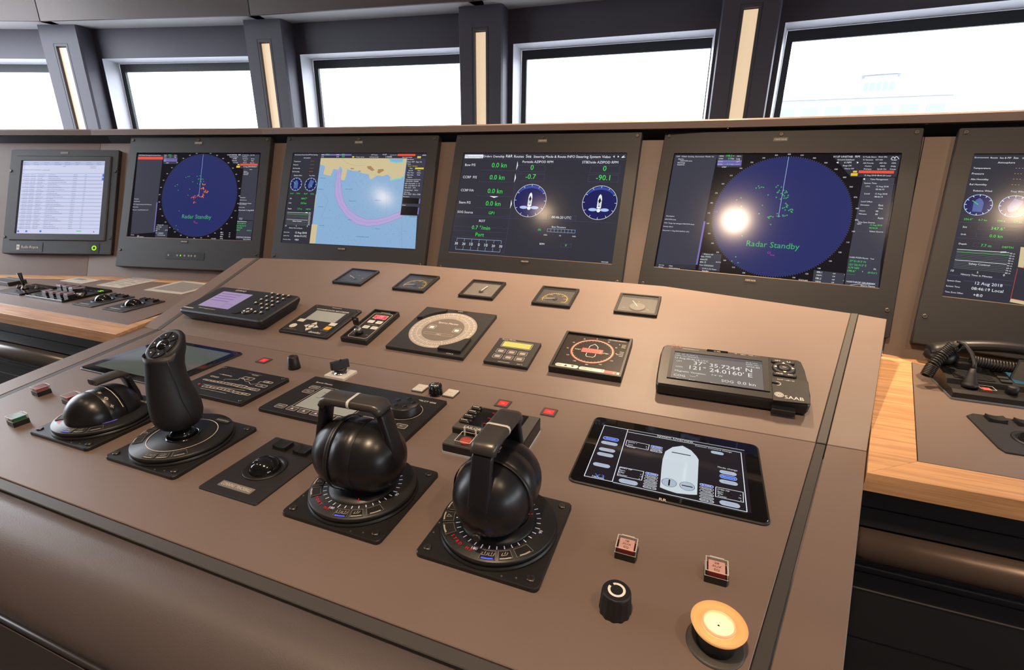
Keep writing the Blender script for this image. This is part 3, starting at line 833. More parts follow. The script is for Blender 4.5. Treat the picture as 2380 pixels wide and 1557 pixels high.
for r in ((1836, 478, 2082, 600), (1812, 628, 2060, 775), (1780, 796, 2034, 880), (1735, 1095, 1905, 1122), (1728, 1122, 1900, 1150), (1722, 1150, 1896, 1178)): s.O(*r, w=.0003)
s.use(CLIT)
for r in ((558, 1066, 602, 1082), (556, 1088, 574, 1104), (551, 1110, 562, 1126), (547, 1136, 622, 1156)): s.Rc(*r, .0007)
c, r = radar(s, (1153, 745), (1236, 262), (890, 985, 1325), [(970, 516), (990, 500), (998, 515), (1015, 508), (1030, 510), (1148, 495), (1134, 508), (1176, 507), (1160, 535), (1152, 548), (1142, 553), (1068, 572), (1195, 535), (1215, 540), (1220, 550), (1205, 555), (1175, 560), (1190, 570), (1200, 580), (1232, 575), (1228, 590), (1215, 598), (1198, 598), (1134, 592), (1168, 606), (848, 595), (814, 611), (851, 663), (1022, 657), (1212, 640), (1220, 650), (1228, 658), (1216, 664), (1200, 675), (1186, 680), (1222, 672), (1250, 690), (1262, 688), (1268, 694), (1255, 706), (1262, 712), (1236, 698), (1208, 694), (995, 724), (1142, 724), (1068, 752), (1080, 748), (1092, 745), (1108, 750), (1076, 760), (1188, 735), (1190, 745), (1205, 742), (1222, 737), (1155, 748), (1090, 812), (856, 904), (804, 1075), (774, 1110), (824, 1122)])
s.use(CPALE).Ln([(1132, 743), (1168, 745)], .0006, .0009)
s.use(CMAG).O(1066, 1034, 1086, 1050, .0006, .0009); s.T('MOB', 1086, 1064, 1118)
s.use(CBLUE).O(636, 700, 654, 716, .0006, .0009)
put(s, t)

t, M = monitor('s_band_radar_monitor', 'sband', 'second black radar screen with red and green echoes near the left counter', [('S-BAND RADAR', 0, BZH / 2 - .0215, .031, 1), ('S-BAND RADAR', -.012, SOY - SCH / 2 - .0115, .028, 0)], base=CBLK)
lower_lip(t)
b = MB(BLACK); b.prism(rrect(-.078, -.197, .07, -.171, .004), 0, .0008); b.use(DIMW)
for x in (-.066, -.032, -.004, .012, .022, .036): b.disc(x, -.184, .0035, .0012, 10)
b.use(CGLED).rect(-.0205, -.1865, -.0175, -.1815, .0014); b.build('control_strip', t)
s = screen_sheet(M, 270, 310, 4.865)
s.use(SPANEL); s.Pg([(246, 240), (530, 245), (430, 1120), (165, 1140)], .0003); s.Pg([(1440, 390), (1608, 395), (1555, 985), (1375, 975)], .0003); s.Pg([(1372, 985), (1552, 990), (1525, 1205), (1352, 1195)], .00032); s.Pg([(535, 242), (695, 242), (690, 345), (535, 345)], .0003); s.Pg([(1260, 240), (1622, 240), (1610, 390), (1410, 395)], .0003)
s.Pg([(455, 1030), (590, 1035), (575, 1180), (440, 1175)], .0003)
s.use(CRED).Rc(252, 266, 530, 296, .0007); s.Rc(1406, 343, 1600, 366, .0007)
s.use(CYEL).Rc(1362, 366, 1400, 388, .0007); s.Rc(1376, 348, 1394, 360, .0007)
s.use(CLILAC).Rc(540, 283, 692, 300, .0006); s.Rc(538, 303, 690, 319, .0006)
s.Pg([(458, 780), (470, 780), (436, 1115), (425, 1115)], .0005)
s.use(CW)
for tx, a, b, c in (('CAM Default Docking Environment Route', 256, 253, 505), ('Description', 206, 746, 258), ('CPA/TCPA Limit', 200, 773, 270), ('TW1: Target has infringed CPA/TCPA limits', 194, 806, 400), ('Priority: Alarm', 190, 836, 252), ('Occurred: 11 Aug 2018 23:07:51 UTC', 186, 868, 364), ('Sort by', 168, 1152, 204), ('Hide', 240, 1160, 260), ('Acknowledged', 236, 1172, 310),
                    ('HDG', 545, 252, 572), ('Gyro', 660, 252, 685), ('STW', 543, 273, 570), ('Log', 658, 273, 680), ('COG', 542, 296, 568), ('SOG', 540, 317, 566), ('STBY', 566, 340, 596), ('H UP UNSTAB', 1258, 250, 1366), ('RM', 1384, 250, 1408), ('Ground Stabilized', 1284, 270, 1376), ('6 NM', 1322, 292, 1362), ('Rings Off', 1312, 314, 1364), ('Charts Off', 1322, 336, 1376),
                    ('R Trails Short', 1428, 250, 1504), ('0min 00s', 1518, 250, 1566), ('R Vectors', 1430, 270, 1484), ('AIS Priority', 1430, 293, 1490), ('AIS On', 1524, 294, 1564), ('Centre', 1440, 314, 1476), ('MAX', 1528, 316, 1556), ('Primary', 1436, 336, 1476), ('Synth On', 1514, 338, 1562), ('12 Aug 2018 08:46:20', 1440, 383, 1588), ('Alarms', 1508, 412, 1538), ('Alarms', 1444, 436, 1484), ('Warnings', 1442, 452, 1498), ('Cautions', 1440, 469, 1492),
                    ('Description', 1402, 730, 1462), ('CPA/TCPA Limit', 1398, 758, 1476), ('TW1: Target has infringed', 1392, 794, 1528), ('CPA/TCPA limits', 1390, 806, 1474), ('Priority: Alarm', 1386, 840, 1456), ('Occurred: 11 Aug 2018', 1384, 874, 1556), ('Sort by', 1394, 962, 1430), ('Group', 1392, 976, 1426), ('CURS POSN Route', 1370, 1000, 1476), ('EBL1', 1180, 1126, 1210), ('VRM1', 1178, 1148, 1212), ('EBL2', 1176, 1172, 1206), ('VRM2', 1174, 1194, 1208), ('Off', 1276, 1130, 1292), ('Off', 1274, 1152, 1290), ('Off', 1272, 1174, 1288), ('10.0.0.660', 1076, 1194, 1128),
                    ('NORTHROP GRUMMAN', 1360, 1178, 1522), ('Sperry Marine', 1438, 1202, 1522), ('Enhance Off', 470, 1040, 534), ('Gain', 454, 1062, 476), ('RAIN', 450, 1084, 474), ('SEA', 446, 1106, 468), ('Tune', 446, 1130, 470), ('AUTO', 552, 1098, 584), ('TCVR B (S) Master', 464, 1154, 556)):
    s.T(tx, a, b, c)
s.use(CGR)
for tx, a, b, c in (('198.5', 590, 252, 626), ('0.0', 604, 273, 624), ("37°31.044' N", 1368, 1024, 1464), ("121°22.512' E", 1364, 1051, 1468), ('4.79 NM', 1362, 1075, 1424), ('190.6°', 1360, 1100, 1404), ('(010.6°)', 1478, 1104, 1530)): s.T(tx, a, b, c)
s.use(CLIT)
for r in ((484, 1052, 514, 1066), (482, 1076, 494, 1088), (477, 1136, 536, 1134 - 12)): s.Rc(*r, .0007)
dots = [(790, 500), (815, 490), (830, 488), (918, 486), (950, 480), (930, 520), (940, 515), (960, 525), (970, 515), (985, 520), (955, 540), (965, 548), (990, 545), (868, 549), (695, 580), (670, 597), (703, 645), (835, 632), (920, 567), (948, 578), (815, 700), (714, 878), (680, 1045), (655, 1082), (698, 1090), (985, 625), (995, 660)]
c, r = radar(s, (938, 700), (987, 240), (745, 960, 1075), dots)
for a, b, n in ((985, 572, 5), (985, 620, 7), (1022, 660, 10), (990, 705, 6), (965, 710, 6), (935, 708, 5), (880, 722, 7), (885, 780, 4)):
    for k in range(n):
        x, y = s.q(a + random.gauss(0, 12), b + random.gauss(0, 8)); q = random.uniform(.0012, .003)
        s.use(CRED if k % 4 else C('echo_orange', 226, 160, 70)).poly([(x + q * cos(j * 1.2566 + k) * random.uniform(.5, 1.2), y + q * sin(j * 1.2566 + k) * random.uniform(.5, 1.2)) for j in range(5)], .0008 + .00005 * k)
s.use(CMAG).T('MOB', 892, 1018, 918); s.O(878, 994, 894, 1006, .0006, .0009)
put(s, t)

# ---------------------------------------------------------------- chart screen
def env_panel(s, P, items, graph):
    """weather side panel of the chart screens"""
    s.use(SBASE).Pg(P, .0003)
    s.use(CW)
    for tx, a, b, c in items['w']: s.T(tx, a, b, c)
    s.use(CGR)
    for tx, a, b, c in items['g']: s.T(tx, a, b, c)
    s.use(CORN)
    for a, b, c in items['dash']: s.T('- - -', a, b, c)
    for (cx, cy, top, hdg, na, nb) in items['dial']:
        c = s.q(cx, cy); r = math.dist(c, s.q(*top))
        s.use(CDIAL).disc(*c, r, .0005, 40); s.use(CPALE).ring(*c, r, r * .05, .0007); s.use(CW).ticks(*c, r * .82, r * .98, 12, r * .05, .0008)
        h = R(hdg); X = lambda u, v: (c[0] + r * (u * cos(h) + v * sin(h)), c[1] + r * (v * cos(h) - u * sin(h)))
        s.use(CHULL).poly([X(-.34, -.66), X(.34, -.66), X(.36, .2), X(.2, .5), X(0, .66), X(-.2, .5), X(-.36, .2)], .0009)
        s.use(CGR).line([s.q(*na), s.q(*nb)], r * .05, .0011)
    (a0, b0), (a1, b1), (a2, b2), (a3, b3), n, safe = graph
    for k in range(n + 1):
        t_ = k / n
        s.use(CW if k == 0 or k == safe else CLIT).Ln([(a0 + (a3 - a0) * t_, b0 + (b3 - b0) * t_), (a1 + (a2 - a1) * t_, b1 + (b2 - b1) * t_)], .0009 if k in (0, safe) else .0004)
    s.use(CGR).Ln([(a0 + (a1 - a0) * i / 12 - 3, b0 + (b1 - b0) * i / 12 + (b3 - b0) * .13 + (i % 3)) for i in range(13)], .0005, .0007)
t, M = monitor('chart_monitor', 'ecdis', 'black framed chart screen with blue sea and curved violet route', [('ECDIS CENTER', 0, BZH / 2 - .0215, .029, 1), ('ECDIS CENTER', -.012, SOY - SCH / 2 - .0115, .028, 0)])
s = screen_sheet(M, 620, 310, 5.022)
s.use(SBASE).Pg([(310, 240), (1865, 245), (1860, 295), (306, 285)], .0003)
s.use(CSEA).Pg([(632, 288), (1640, 292), (1795, 292), (1733, 1348), (500, 1283)], .0004)
s.use(CLAND).Pg([(632, 288), (1638, 292), (1604, 500), (1560, 535), (1500, 525), (1440, 545), (1445, 510), (1410, 480), (1350, 500), (1290, 490), (1215, 540), (1200, 520), (1195, 480), (1120, 465), (1060, 440), (1020, 440), (940, 420), (930, 480), (905, 550), (860, 540), (885, 425), (858, 380), (838, 425), (780, 415), (745, 500), (660, 480), (680, 380), (622, 362)], .0005)
s.Pg([(527, 1060), (592, 1066), (566, 1285), (500, 1281)], .0005); s.Pg([(573, 715), (580, 715), (562, 860), (556, 860)], .0005)
s.use(CSHAL).Pg([(1420, 295), (1598, 295), (1590, 340), (1520, 350), (1440, 335)], .0006); s.use(CSEA).Pg([(1430, 295), (1592, 295), (1584, 330), (1520, 338), (1452, 326)], .0007)
s.use(CSHAL).Pg([(1440, 545), (1500, 525), (1560, 518), (1600, 500), (1602, 510), (1560, 530), (1450, 555)], .0006)
s.use(CTOWN); s.Pg([(1170, 385), (1215, 380), (1260, 430), (1230, 440), (1180, 410)], .0006); s.Pg([(1300, 420), (1360, 415), (1370, 435), (1310, 470), (1290, 455)], .0006); s.Pg([(980, 405), (1020, 408), (1015, 420), (980, 418)], .0006); s.Pg([(1070, 435), (1100, 437), (1095, 447), (1070, 445)], .0006)
s.Ln([(880, 290), (930, 345), (1000, 370), (1080, 378), (1150, 372)], .0005, .0006)
inner = [(862, 415), (868, 560), (872, 680), (900, 790), (960, 890), (1060, 965), (1170, 1005), (1300, 1000), (1430, 965), (1560, 915)]
outer = [(828, 440), (800, 600), (798, 720), (840, 840), (930, 970), (1050, 1060), (1180, 1085), (1310, 1072), (1450, 1030), (1600, 965)]
for i in range(len(inner) - 1):
    s.use(CROUTE).Pg([inner[i], inner[i + 1], outer[i + 1], outer[i]], .0006)
s.use(CRLN).Ln(inner, .0006, .0008).Ln(outer, .0006, .0008).Ln([((a + c) / 2, (b + d) / 2) for (a, b), (c, d) in zip(inner, outer)], .0004, .0008)
s.Ln([(680, 390), (655, 480), (745, 500)], .0005, .0008); s.Ln([(880, 590), (868, 640)], .0008, .0008); s.Ln([(556, 860), (540, 1050)], .0005, .0008)
s.use(CINK)
for k in range(420):
    a = random.uniform(560, 1750); b = random.uniform(470, 1330)
    if a < 620 + (1330 - b) * .05 or (b > 930 and a > 1745): continue
    s.Ln([(a, b), (a + random.uniform(4, 10), b + random.uniform(-1, 8))], .00045, .00055)
for a, b, c in ((595, 655, 665), (920, 655, 1000), (960, 792, 1040), (1045, 1208, 1195), (1260, 785, 1335), (620, 525, 690), (600, 860, 660), (610, 1078, 670), (945, 1012, 1005), (1660, 975, 1745), (1265, 1115, 1320)): s.scrawl(a, b, c)
s.Ln([(1392, 640), (1398, 930)], .0003, .0006); s.Ln([(1572, 960), (1580, 1330)], .0003, .0006); s.Ln([(660, 700), (720, 780), (640, 980)], .0003, .0006)
env = {'w': [('Environment Route Sea & PIP Sea Steering', 330, 256, 595), ('Atmosphere', 432, 292, 512), ('Temperature', 318, 333, 398), ('Pressure', 312, 373, 368), ('Abs Humidity', 306, 413, 390), ('Rel Humidity', 300, 452, 382), ('Relative Wind', 318, 497, 410), ('True Wind', 495, 499, 562), ('Set', 270, 765, 292), ('Drift', 258, 818, 288), ('Depth', 248, 885, 290), ('Safety Contour', 302, 1029, 410), ('History Time in Minutes', 262, 1108, 418), ('System Date', 200, 1156, 266), ('12 Aug 2018', 333, 1167, 466), ('System Time', 196, 1197, 262), ('00:46:19 UTC', 322, 1206, 466), ('Time Zone Offset', 190, 1240, 280), ('+8:0', 325, 1250, 370), ('10', 216, 1085, 232), ('5', 340, 1088, 348), ('0', 468, 1092, 478)],
       'g': [('065.0°', 275, 708, 314), ('1.8 kn', 346, 708, 388), ('066.0°', 434, 711, 478), ('1.8 kn', 510, 713, 552), ('064.7°', 404, 770, 470), ('0.0 kn', 398, 824, 462), ('7.7 m', 360, 890, 410), ('DEPTH', 458, 892, 512)],
       'dash': [(515, 332, 552), (510, 372, 548), (503, 412, 542), (498, 452, 538)],
       'dial': [(343, 594, (352, 518), 0, (315, 562), (342, 594)), (513, 597, (522, 520), 200, (515, 598), (530, 632))]}
env_panel(s, [(312, 242), (630, 288), (500, 1283), (180, 1265)], env, ((240, 920), (490, 930), (470, 1075), (225, 1062), 12, 7))
s.use(CW)
for k in range(9): s.T('%dm' % (10 * k), 492 - 1.6 * k, 935 + 17 * k, 516 - 1.6 * k)
s.Pg([(455, 920), (480, 922), (478, 932), (452, 930)], .0008)
s.use(SPANEL).Pg([(1640, 292), (1860, 295), (1775, 965), (1560, 955)], .0008)
s.use(CBLK).Pg([(1594, 750), (1780, 758), (1770, 825), (1585, 818)], .0009); s.Pg([(1578, 850), (1765, 858), (1755, 955), (1562, 950)], .0009)
s.use(CLILAC).Pg([(1780, 765), (1795, 766), (1790, 820), (1775, 820)], .001); s.Pg([(1768, 870), (1782, 871), (1772, 945), (1758, 944)], .001)
s.use(CLILAC).Rc(640, 243, 990, 260, .0006)
s.use(CRED).Rc(1530, 242, 1735, 265, .0008); s.use(CYEL).Rc(1735, 400, 1832, 420, .001); s.Rc(1760, 268, 1800, 290, .001); s.Rc(1000, 268, 1022, 284, .0008)
s.use(CW)
for tx, a, b, c in (('HDG', 642, 256, 670), ('SOG', 815, 256, 845), ('S-57 Vector', 1220, 258, 1298), ('N UP', 1356, 256, 1400), ('True-motion Off', 1440, 258, 1515), ('T Vector  6.0 min', 1040, 282, 1140), ('On Route Loaded', 1200, 282, 1305), ('1:10,000', 1390, 283, 1462), ('Chart Depth Display', 1582, 286, 1700), ('COG', 640, 280, 668), ('STW', 815, 280, 845),
                    ('Edit Route', 1642, 312, 1716), ('Route  WPT   Dsgn  Ufs', 1642, 340, 1810), ('Route', 1644, 364, 1682), ('Save', 1672, 414, 1702), ('Save As', 1656, 440, 1706), ('Open', 1762, 441, 1796), ('Clear View', 1642, 466, 1716), ('Delete', 1756, 467, 1798), ('Table Table', 1636, 492, 1712), ('Print', 1758, 492, 1790), ('Reverse', 1646, 518, 1698), ('Total Distance and Duration', 1624, 544, 1796), ('1,294.50 NM   54:38:46', 1622, 566, 1772), ('ETD  25 Jul 2018  11 : 15', 1616, 592, 1786), ('ETA  25 Jul 2018  21 : 48', 1614, 616, 1786), ('Time Zone    UTC', 1610, 640, 1740), ('Average Speed    10.0 kn', 1606, 668, 1768), ('XTD Limits', 1602, 693, 1672), ('100 m  PORT  100 m  STBD', 1598, 716, 1796), ('Description', 1592, 744, 1664), ('Notes', 1584, 842, 1622)):
    s.T(tx, a, b, c, .0011)
s.use(CYEL).T('Yantai - Shanghai', 1646, 388, 1760, .0011)
s.use(CGR).T('198.5', 690, 256, 732, .0011); s.T('0.0', 880, 256, 908, .0011); s.T('0.0', 880, 280, 908, .0011)
s.use(CW).Ln([(1816, 262), (1830, 252), (1838, 262), (1848, 250), (1862, 262)], .0011, .0011)
put(s, t)

# ---------------------------------------------------------------- rightmost chart screen
t, M = monitor('environment_monitor', 'right', 'black framed weather and chart screen cut by the right picture edge', [])
lower_lip(t)
s = screen_sheet(M, 2100, 280, 2.993)
s.use(CSEA).rect(-.06, SOY - SCH / 2, SCW / 2, SOY + SCH / 2, .0003)
s.use(CLAND).Pg([(815, 880), (860, 885), (835, 1025), (795, 1018)], .0004); s.Pg([(745, 1240), (860, 1262), (858, 1285), (738, 1262)], .0004)
s.use(CRED).Ln([(795, 1020), (860, 1030)], .0006, .0006); s.Ln([(792, 1030), (745, 1240)], .0005, .0006); s.Ln([(745, 1238), (860, 1260)], .0006, .0006)
s.use(CINK)
for k in range(120):
    x = random.uniform(.0, .23); y = random.uniform(SOY - .14, SOY + .14); s.line([(x, y), (x + .002, y - .002)], .0006, .0005)
env = {'w': [('Environment', 494, 263, 592), ('Route', 604, 265, 654), ('Sea & PIP', 668, 266, 748), ('Sea', 764, 267, 798), ('Steering', 825, 268, 895), ('Atmosphere', 654, 299, 774), ('Temperature', 484, 337, 604), ('Pressure', 474, 376, 558), ('Abs Humidity', 466, 414, 590), ('Rel Humidity', 458, 450, 578), ('Relative Wind', 484, 494, 614), ('True Wind', 742, 500, 845), ('Set', 410, 746, 440), ('Drift', 398, 796, 434), ('Depth', 383, 862, 438), ('Safety Contour', 452, 1002, 606), ('10', 327, 1050, 348), ('5', 508, 1063, 518), ('0', 690, 1083, 703), ('History Time in Minutes', 398, 1074, 620), ('System Date', 302, 1116, 398), ('12 Aug 2018', 496, 1140, 690), ('System Time', 294, 1154, 392), ('08:46:19 Local', 470, 1176, 696), ('Time Zone Offset', 286, 1194, 416), ('+8:0', 482, 1222, 548)],
       'g': [('256.0°', 418, 692, 480), ('0.7 kn', 520, 698, 580), ('090.6°', 650, 705, 716), ('0.7 kn', 762, 711, 824), ('347.6°', 606, 760, 704), ('0.0 kn', 596, 812, 688), ('7.7 m', 536, 877, 610), ('DEPTH', 684, 887, 762)],
       'dash': [(778, 338, 832), (770, 376, 820), (760, 414, 814), (750, 453, 804)],
       'dial': [(519, 588, (534, 515), 0, (478, 558), (518, 586)), (766, 598, (782, 522), 203, (766, 596), (796, 634))]}
env_panel(s, [(490, 246), (900, 250), (736, 1265), (272, 1216)], env, ((372, 896), (735, 920), (705, 1058), (345, 1022), 12, 7))
s.use(CW)
for k in range(9): s.T('%d0 m' % k, 738 - 4.2 * k, 930 + 17 * k, 775 - 4.2 * k)
s.Pg([(675, 913), (714, 913), (710, 920), (672, 920)], .0008)
s.use(SLINE)
for p in ([(388, 707), (830, 722)], [(362, 815), (830, 845)], [(310, 1072), (770, 1118)]): s.Ln(p, .0004)
for r in ((520, 735, 800, 776), (508, 788, 790, 830), (488, 850, 662, 890), (420, 1112, 750, 1150)): s.O(*r, w=.0003)
put(s, t)

# ---------------------------------------------------------------- alarm list screen
RRS = (.4034, .3764, .3105, .2627, .0154)
t, M = monitor('alarm_list_monitor', 'rr', 'smaller black screen showing a pale alarm list at the far left', [('MONITOR', -.0, .3764 / 2 - .012, .030, 1), ('MONITOR', -.004, -.134, .028, 0)], RRS, screws=False, base=CDOC)
b = MB(BEZEL)
o = rrect(-.178, -.142, .178, .165, .003, 2); i = rrect(-.1567, -.1175, .1567, .1482, .002, 2)
b.frame(o, i, 0, .0035, .003); b.build('inner_frame', t)
for x, y in ((-.196, .11), (.194, .11), (-.196, -.13), (.194, -.13)): screw(t, x, y, 0, .0052)
b = MB(BEZEL); b.prism(rrect(-.175, -.182, -.05, -.148, .002, 1), 0, .0008); b.use(CREAM); b.text('Rolls-Royce', -.128, -.1695, .0012, w=.062); b.rect(-.146, -.175, -.135, -.157, .0012)
b.use(BEZEL); b.text('R', -.1430, -.1700, .0015, h=.008); b.build('maker_plate', t)
b = MB(BLACK); b.prism(rrect(.123, -.184, .158, -.148, .003, 2), 0, .0008); b.use(CGLED).ring(.1405, -.166, .0085, .0034, .0012, 32); b.use(DIMW).text('+', .1405, -.153, .0012, h=.003, al='C'); b.build('power_button', t)
s = screen_sheet(M, 0, 330, 5.561)
s.use(CDHEAD).Pg([(296, 258), (1376, 258), (1373, 300), (292, 300)], .0003); s.Pg([(284, 402), (1352, 402), (1351, 412), (283, 412)], .0003)
s.use(CDINK)
for k, a in enumerate((300, 436, 574, 704, 842, 976, 1114, 1250)):
    s.scrawl(a, 271, a + 70 - k % 2 * 10); s.scrawl(a, 297, a + 90 - k % 3 * 22)
s.scrawl(814, 320, 856); s.T('ALARM SYSTEM FAILURE', 296, 368, 520); s.scrawl(530, 368, 646); s.scrawl(1165, 318, 1250)
s.use(CDTXT).scrawl(1165, 338, 1244)
for k in range(30):
    y = 429 + 23.8 * k; sh_ = -2.6 * k
    s.use(CDHEAD)
    if k % 2: s.Rc(300 + sh_, y - 16, 1335 + sh_ * .7, y + 5, .0003)
    s.use(CDINK)
    s.scrawl(324 + sh_, y, 386 + sh_); s.scrawl(398 + sh_, y, 466 + sh_); s.scrawl(494 + sh_, y, 584 + sh_ - k % 3 * 14)
    s.scrawl(630 + sh_, y, 720 + sh_ + (k * 37) % 160); s.scrawl(952 + sh_, y, 1004 + sh_); s.scrawl(1100 + sh_, y, 1126 + sh_)
s.use(CBLUE)
for a in (224, 330, 512): s.Rc(a, 1142, a + 24, 1166, .0005, .001)
for a, b in ((1326, 414), (1320, 462)): s.Rc(a, b, a + 28, b + 36, .0005)
s.use(CGR).Rc(988, 1146, 1052, 1158, .0005); s.use(CRED).Pg([(1212, 1146), (1224, 1170), (1202, 1170)], .0005)
put(s, t)

# ================================================================== lever and joystick units on the front panel
RLED = glow('led_red', 255, 24, 34, .9, .3); BLED = glow('led_blue', 70, 80, 255, 1.8, .3); VLED = glow('led_violet', 150, 120, 235, 1.2, .3)
TICK = mat('backlit_tick', (.5, .5, .5), .4, emit=(.62, .60, .78), es=.55)
ICON = mat('grey_icon_print', (.45, .43, .40), .5)
PADM = mat('button_pad', (.020, .019, .019), .42)
BALLM = mat('lever_ball_black', (.010, .010, .012), .31)
HANDM = mat('lever_arm_black', (.012, .012, .015), .34)
GRIPM = mat('lever_grip_grey', (.075, .070, .068), .32, metal=.4)
PS = .138                                        # side of the square base plates
def unit_base(name, label, cat, x, y, tagtext=None):
    t = thing(name, label, cat, P1(x, y))
    b = MB(BLACK); b.prism(rrect(-PS / 2, -PS / 2, PS / 2, PS / 2, .006, 3), 0, .0055, .0010); b.build('base_plate', t)
    for sx in (-1, 1):
        for sy in (-1, 1): screw(t, sx * .0585, sy * .0585, .0055, .0045)
    b = MB(STEEL)
    for x_, y_ in ((.030, -.0655), (.0445, -.0625), (-.064, -.036), (-.0655, -.02)): b.cyl(x_, y_, .0055, .0061, .0010, 8)
    b.build('pin', t)
    b = MB(BLACK); b.lathe([(.0668, .0055), (.0668, .0080), (.0652, .0090), (.0648, .0100)], 64); b.build('lower_ring', t)
    b = MB(BLACK); b.lathe([(.0655, .0100), (.0655, .0145), (.0645, .0158), (.002, .0158)], 64); b.build('dial', t)
    return t
ZD = .0160
def pad(s, x0, a0, a1, r0, r1):
    n = 6; pts = [(r1 * cos(R(a0 + (a1 - a0) * i / n)), r1 * sin(R(a0 + (a1 - a0) * i / n))) for i in range(n + 1)] + [(r0 * cos(R(a1 + (a0 - a1) * i / n)), r0 * sin(R(a1 + (a0 - a1) * i / n))) for i in range(n + 1)]
    s.prism(pts, ZD - .0004, ZD + .0007, .0004)
def dial_print(t, led, scale=True, blue=True):
    for m_, (a0, a1) in enumerate(((171, 187), (190, 206), (209, 226), (273, 289), (292, 306), (310, 328))):
        s = MB(PADM); pad(s, 0, a0, a1, .0505, .0622); o = s.build('button_pad', t)
        p = MB(DIMW); n = 6; z = ZD + .0012
        p.outline([(.0624 * cos(R(a0 + (a1 - a0) * i / n)), .0624 * sin(R(a0 + (a1 - a0) * i / n))) for i in range(n + 1)] + [(.0503 * cos(R(a1 + (a0 - a1) * i / n)), .0503 * sin(R(a1 + (a0 - a1) * i / n))) for i in range(n + 1)], .0004, ZD + .0009)
        p.use(ICON); c = R((a0 + a1) / 2)
        if m_ == 3 and blue: p.use(BLED)
        p.line([(.0612 * cos(c + .10), .0612 * sin(c + .10)), (.0615 * cos(c), .0615 * sin(c)), (.0612 * cos(c - .10), .0612 * sin(c - .10))], .0015, z)
        p.use(ICON); X = lambda u, v: (.0552 * cos(c) - u * sin(c), .0552 * sin(c) + u * cos(c) + v)
        if m_ in (3, 4):
            for dx in ((-.0035, .0035) if m_ == 3 else (0,)):
                p.line([X(dx - .0027, .0018), X(dx - .0027, -.0022), X(dx + .0027, -.0022), X(dx + .0027, .0018)], .0006, z); p.line([X(dx, .0028), X(dx, -.0006)], .0007, z)
        elif m_ == 1: p.outline([(.0555 * cos(c) - .003, .0555 * sin(c) - .0025), (.0555 * cos(c) + .003, .0555 * sin(c)), (.0555 * cos(c) - .003, .0555 * sin(c) + .0025)], .0005, z)
        elif m_ == 0: p.line([(.0555 * cos(c) - .003, .0555 * sin(c)), (.0555 * cos(c) + .0012, .0555 * sin(c))], .0007, z); p.disc(.0555 * cos(c) + .003, .0555 * sin(c), .0005, z, 8)
        p.build('pad_print', o)
    p = MB(ICON)
    if scale:
        p.use(TICK)
        for k in range(36):
            a = R(k * 10); r1 = .0480 if k % 9 else .0492
            p.line([(.0435 * cos(a), .0435 * sin(a)), (r1 * cos(a), r1 * sin(a))], .0009, ZD + .0006)
        p.text('180', -.006, -.0535, ZD + .0006, h=.0036, al='C'); p.text('90', .0530, -.004, ZD + .0006, h=.0036, al='C', rot=pi / 2); p.text('0', 0, .0505, ZD + .0006, h=.0036, al='C')
    if led:
        p.use(RLED)
        for ch, a in zip(led, [230 + 5.2 * i for i in range(len(led))]):
            c = R(a); p.text(ch, .0575 * cos(c), .0575 * sin(c), ZD + .0006, h=.0036, al='C', rot=c + pi / 2)
    if p.f: p.build('dial_print', t)
def sweep_rect(b, path, wy, th, bev=.002):
    """bar of rounded-rectangle section (wide along local y) swept along a path in the x-z plane"""
    rings = []
    n = len(path)
    for i, (x, z, *k) in enumerate(path):
        k = k[0] if k else 1.0
        a, c = path[max(i - 1, 0)], path[min(i + 1, n - 1)]
        d1 = Vector((x - a[0], z - a[1])) if i else None; d2 = Vector((c[0] - x, c[1] - z)) if i < n - 1 else None
        if d1 is None: d1 = d2
        if d2 is None: d2 = d1
        d1 = d1.normalized(); d2 = d2.normalized()
        m = (Vector((-d1.y, d1.x)) + Vector((-d2.y, d2.x))); m = m / max(m.length_squared / 2, .3)
        rings.append([(x + m.x * v, u, z + m.y * v) for u, v in rrect(-wy * k / 2, -th / 2, wy * k / 2, th / 2, bev, 2)])
    b.rings(rings, True, True)
def arc2(cx, cz, r, a0, a1, n): return [(cx + r * cos(R(a0 + (a1 - a0) * i / n)), cz + r * sin(R(a0 + (a1 - a0) * i / n))) for i in range(n + 1)]

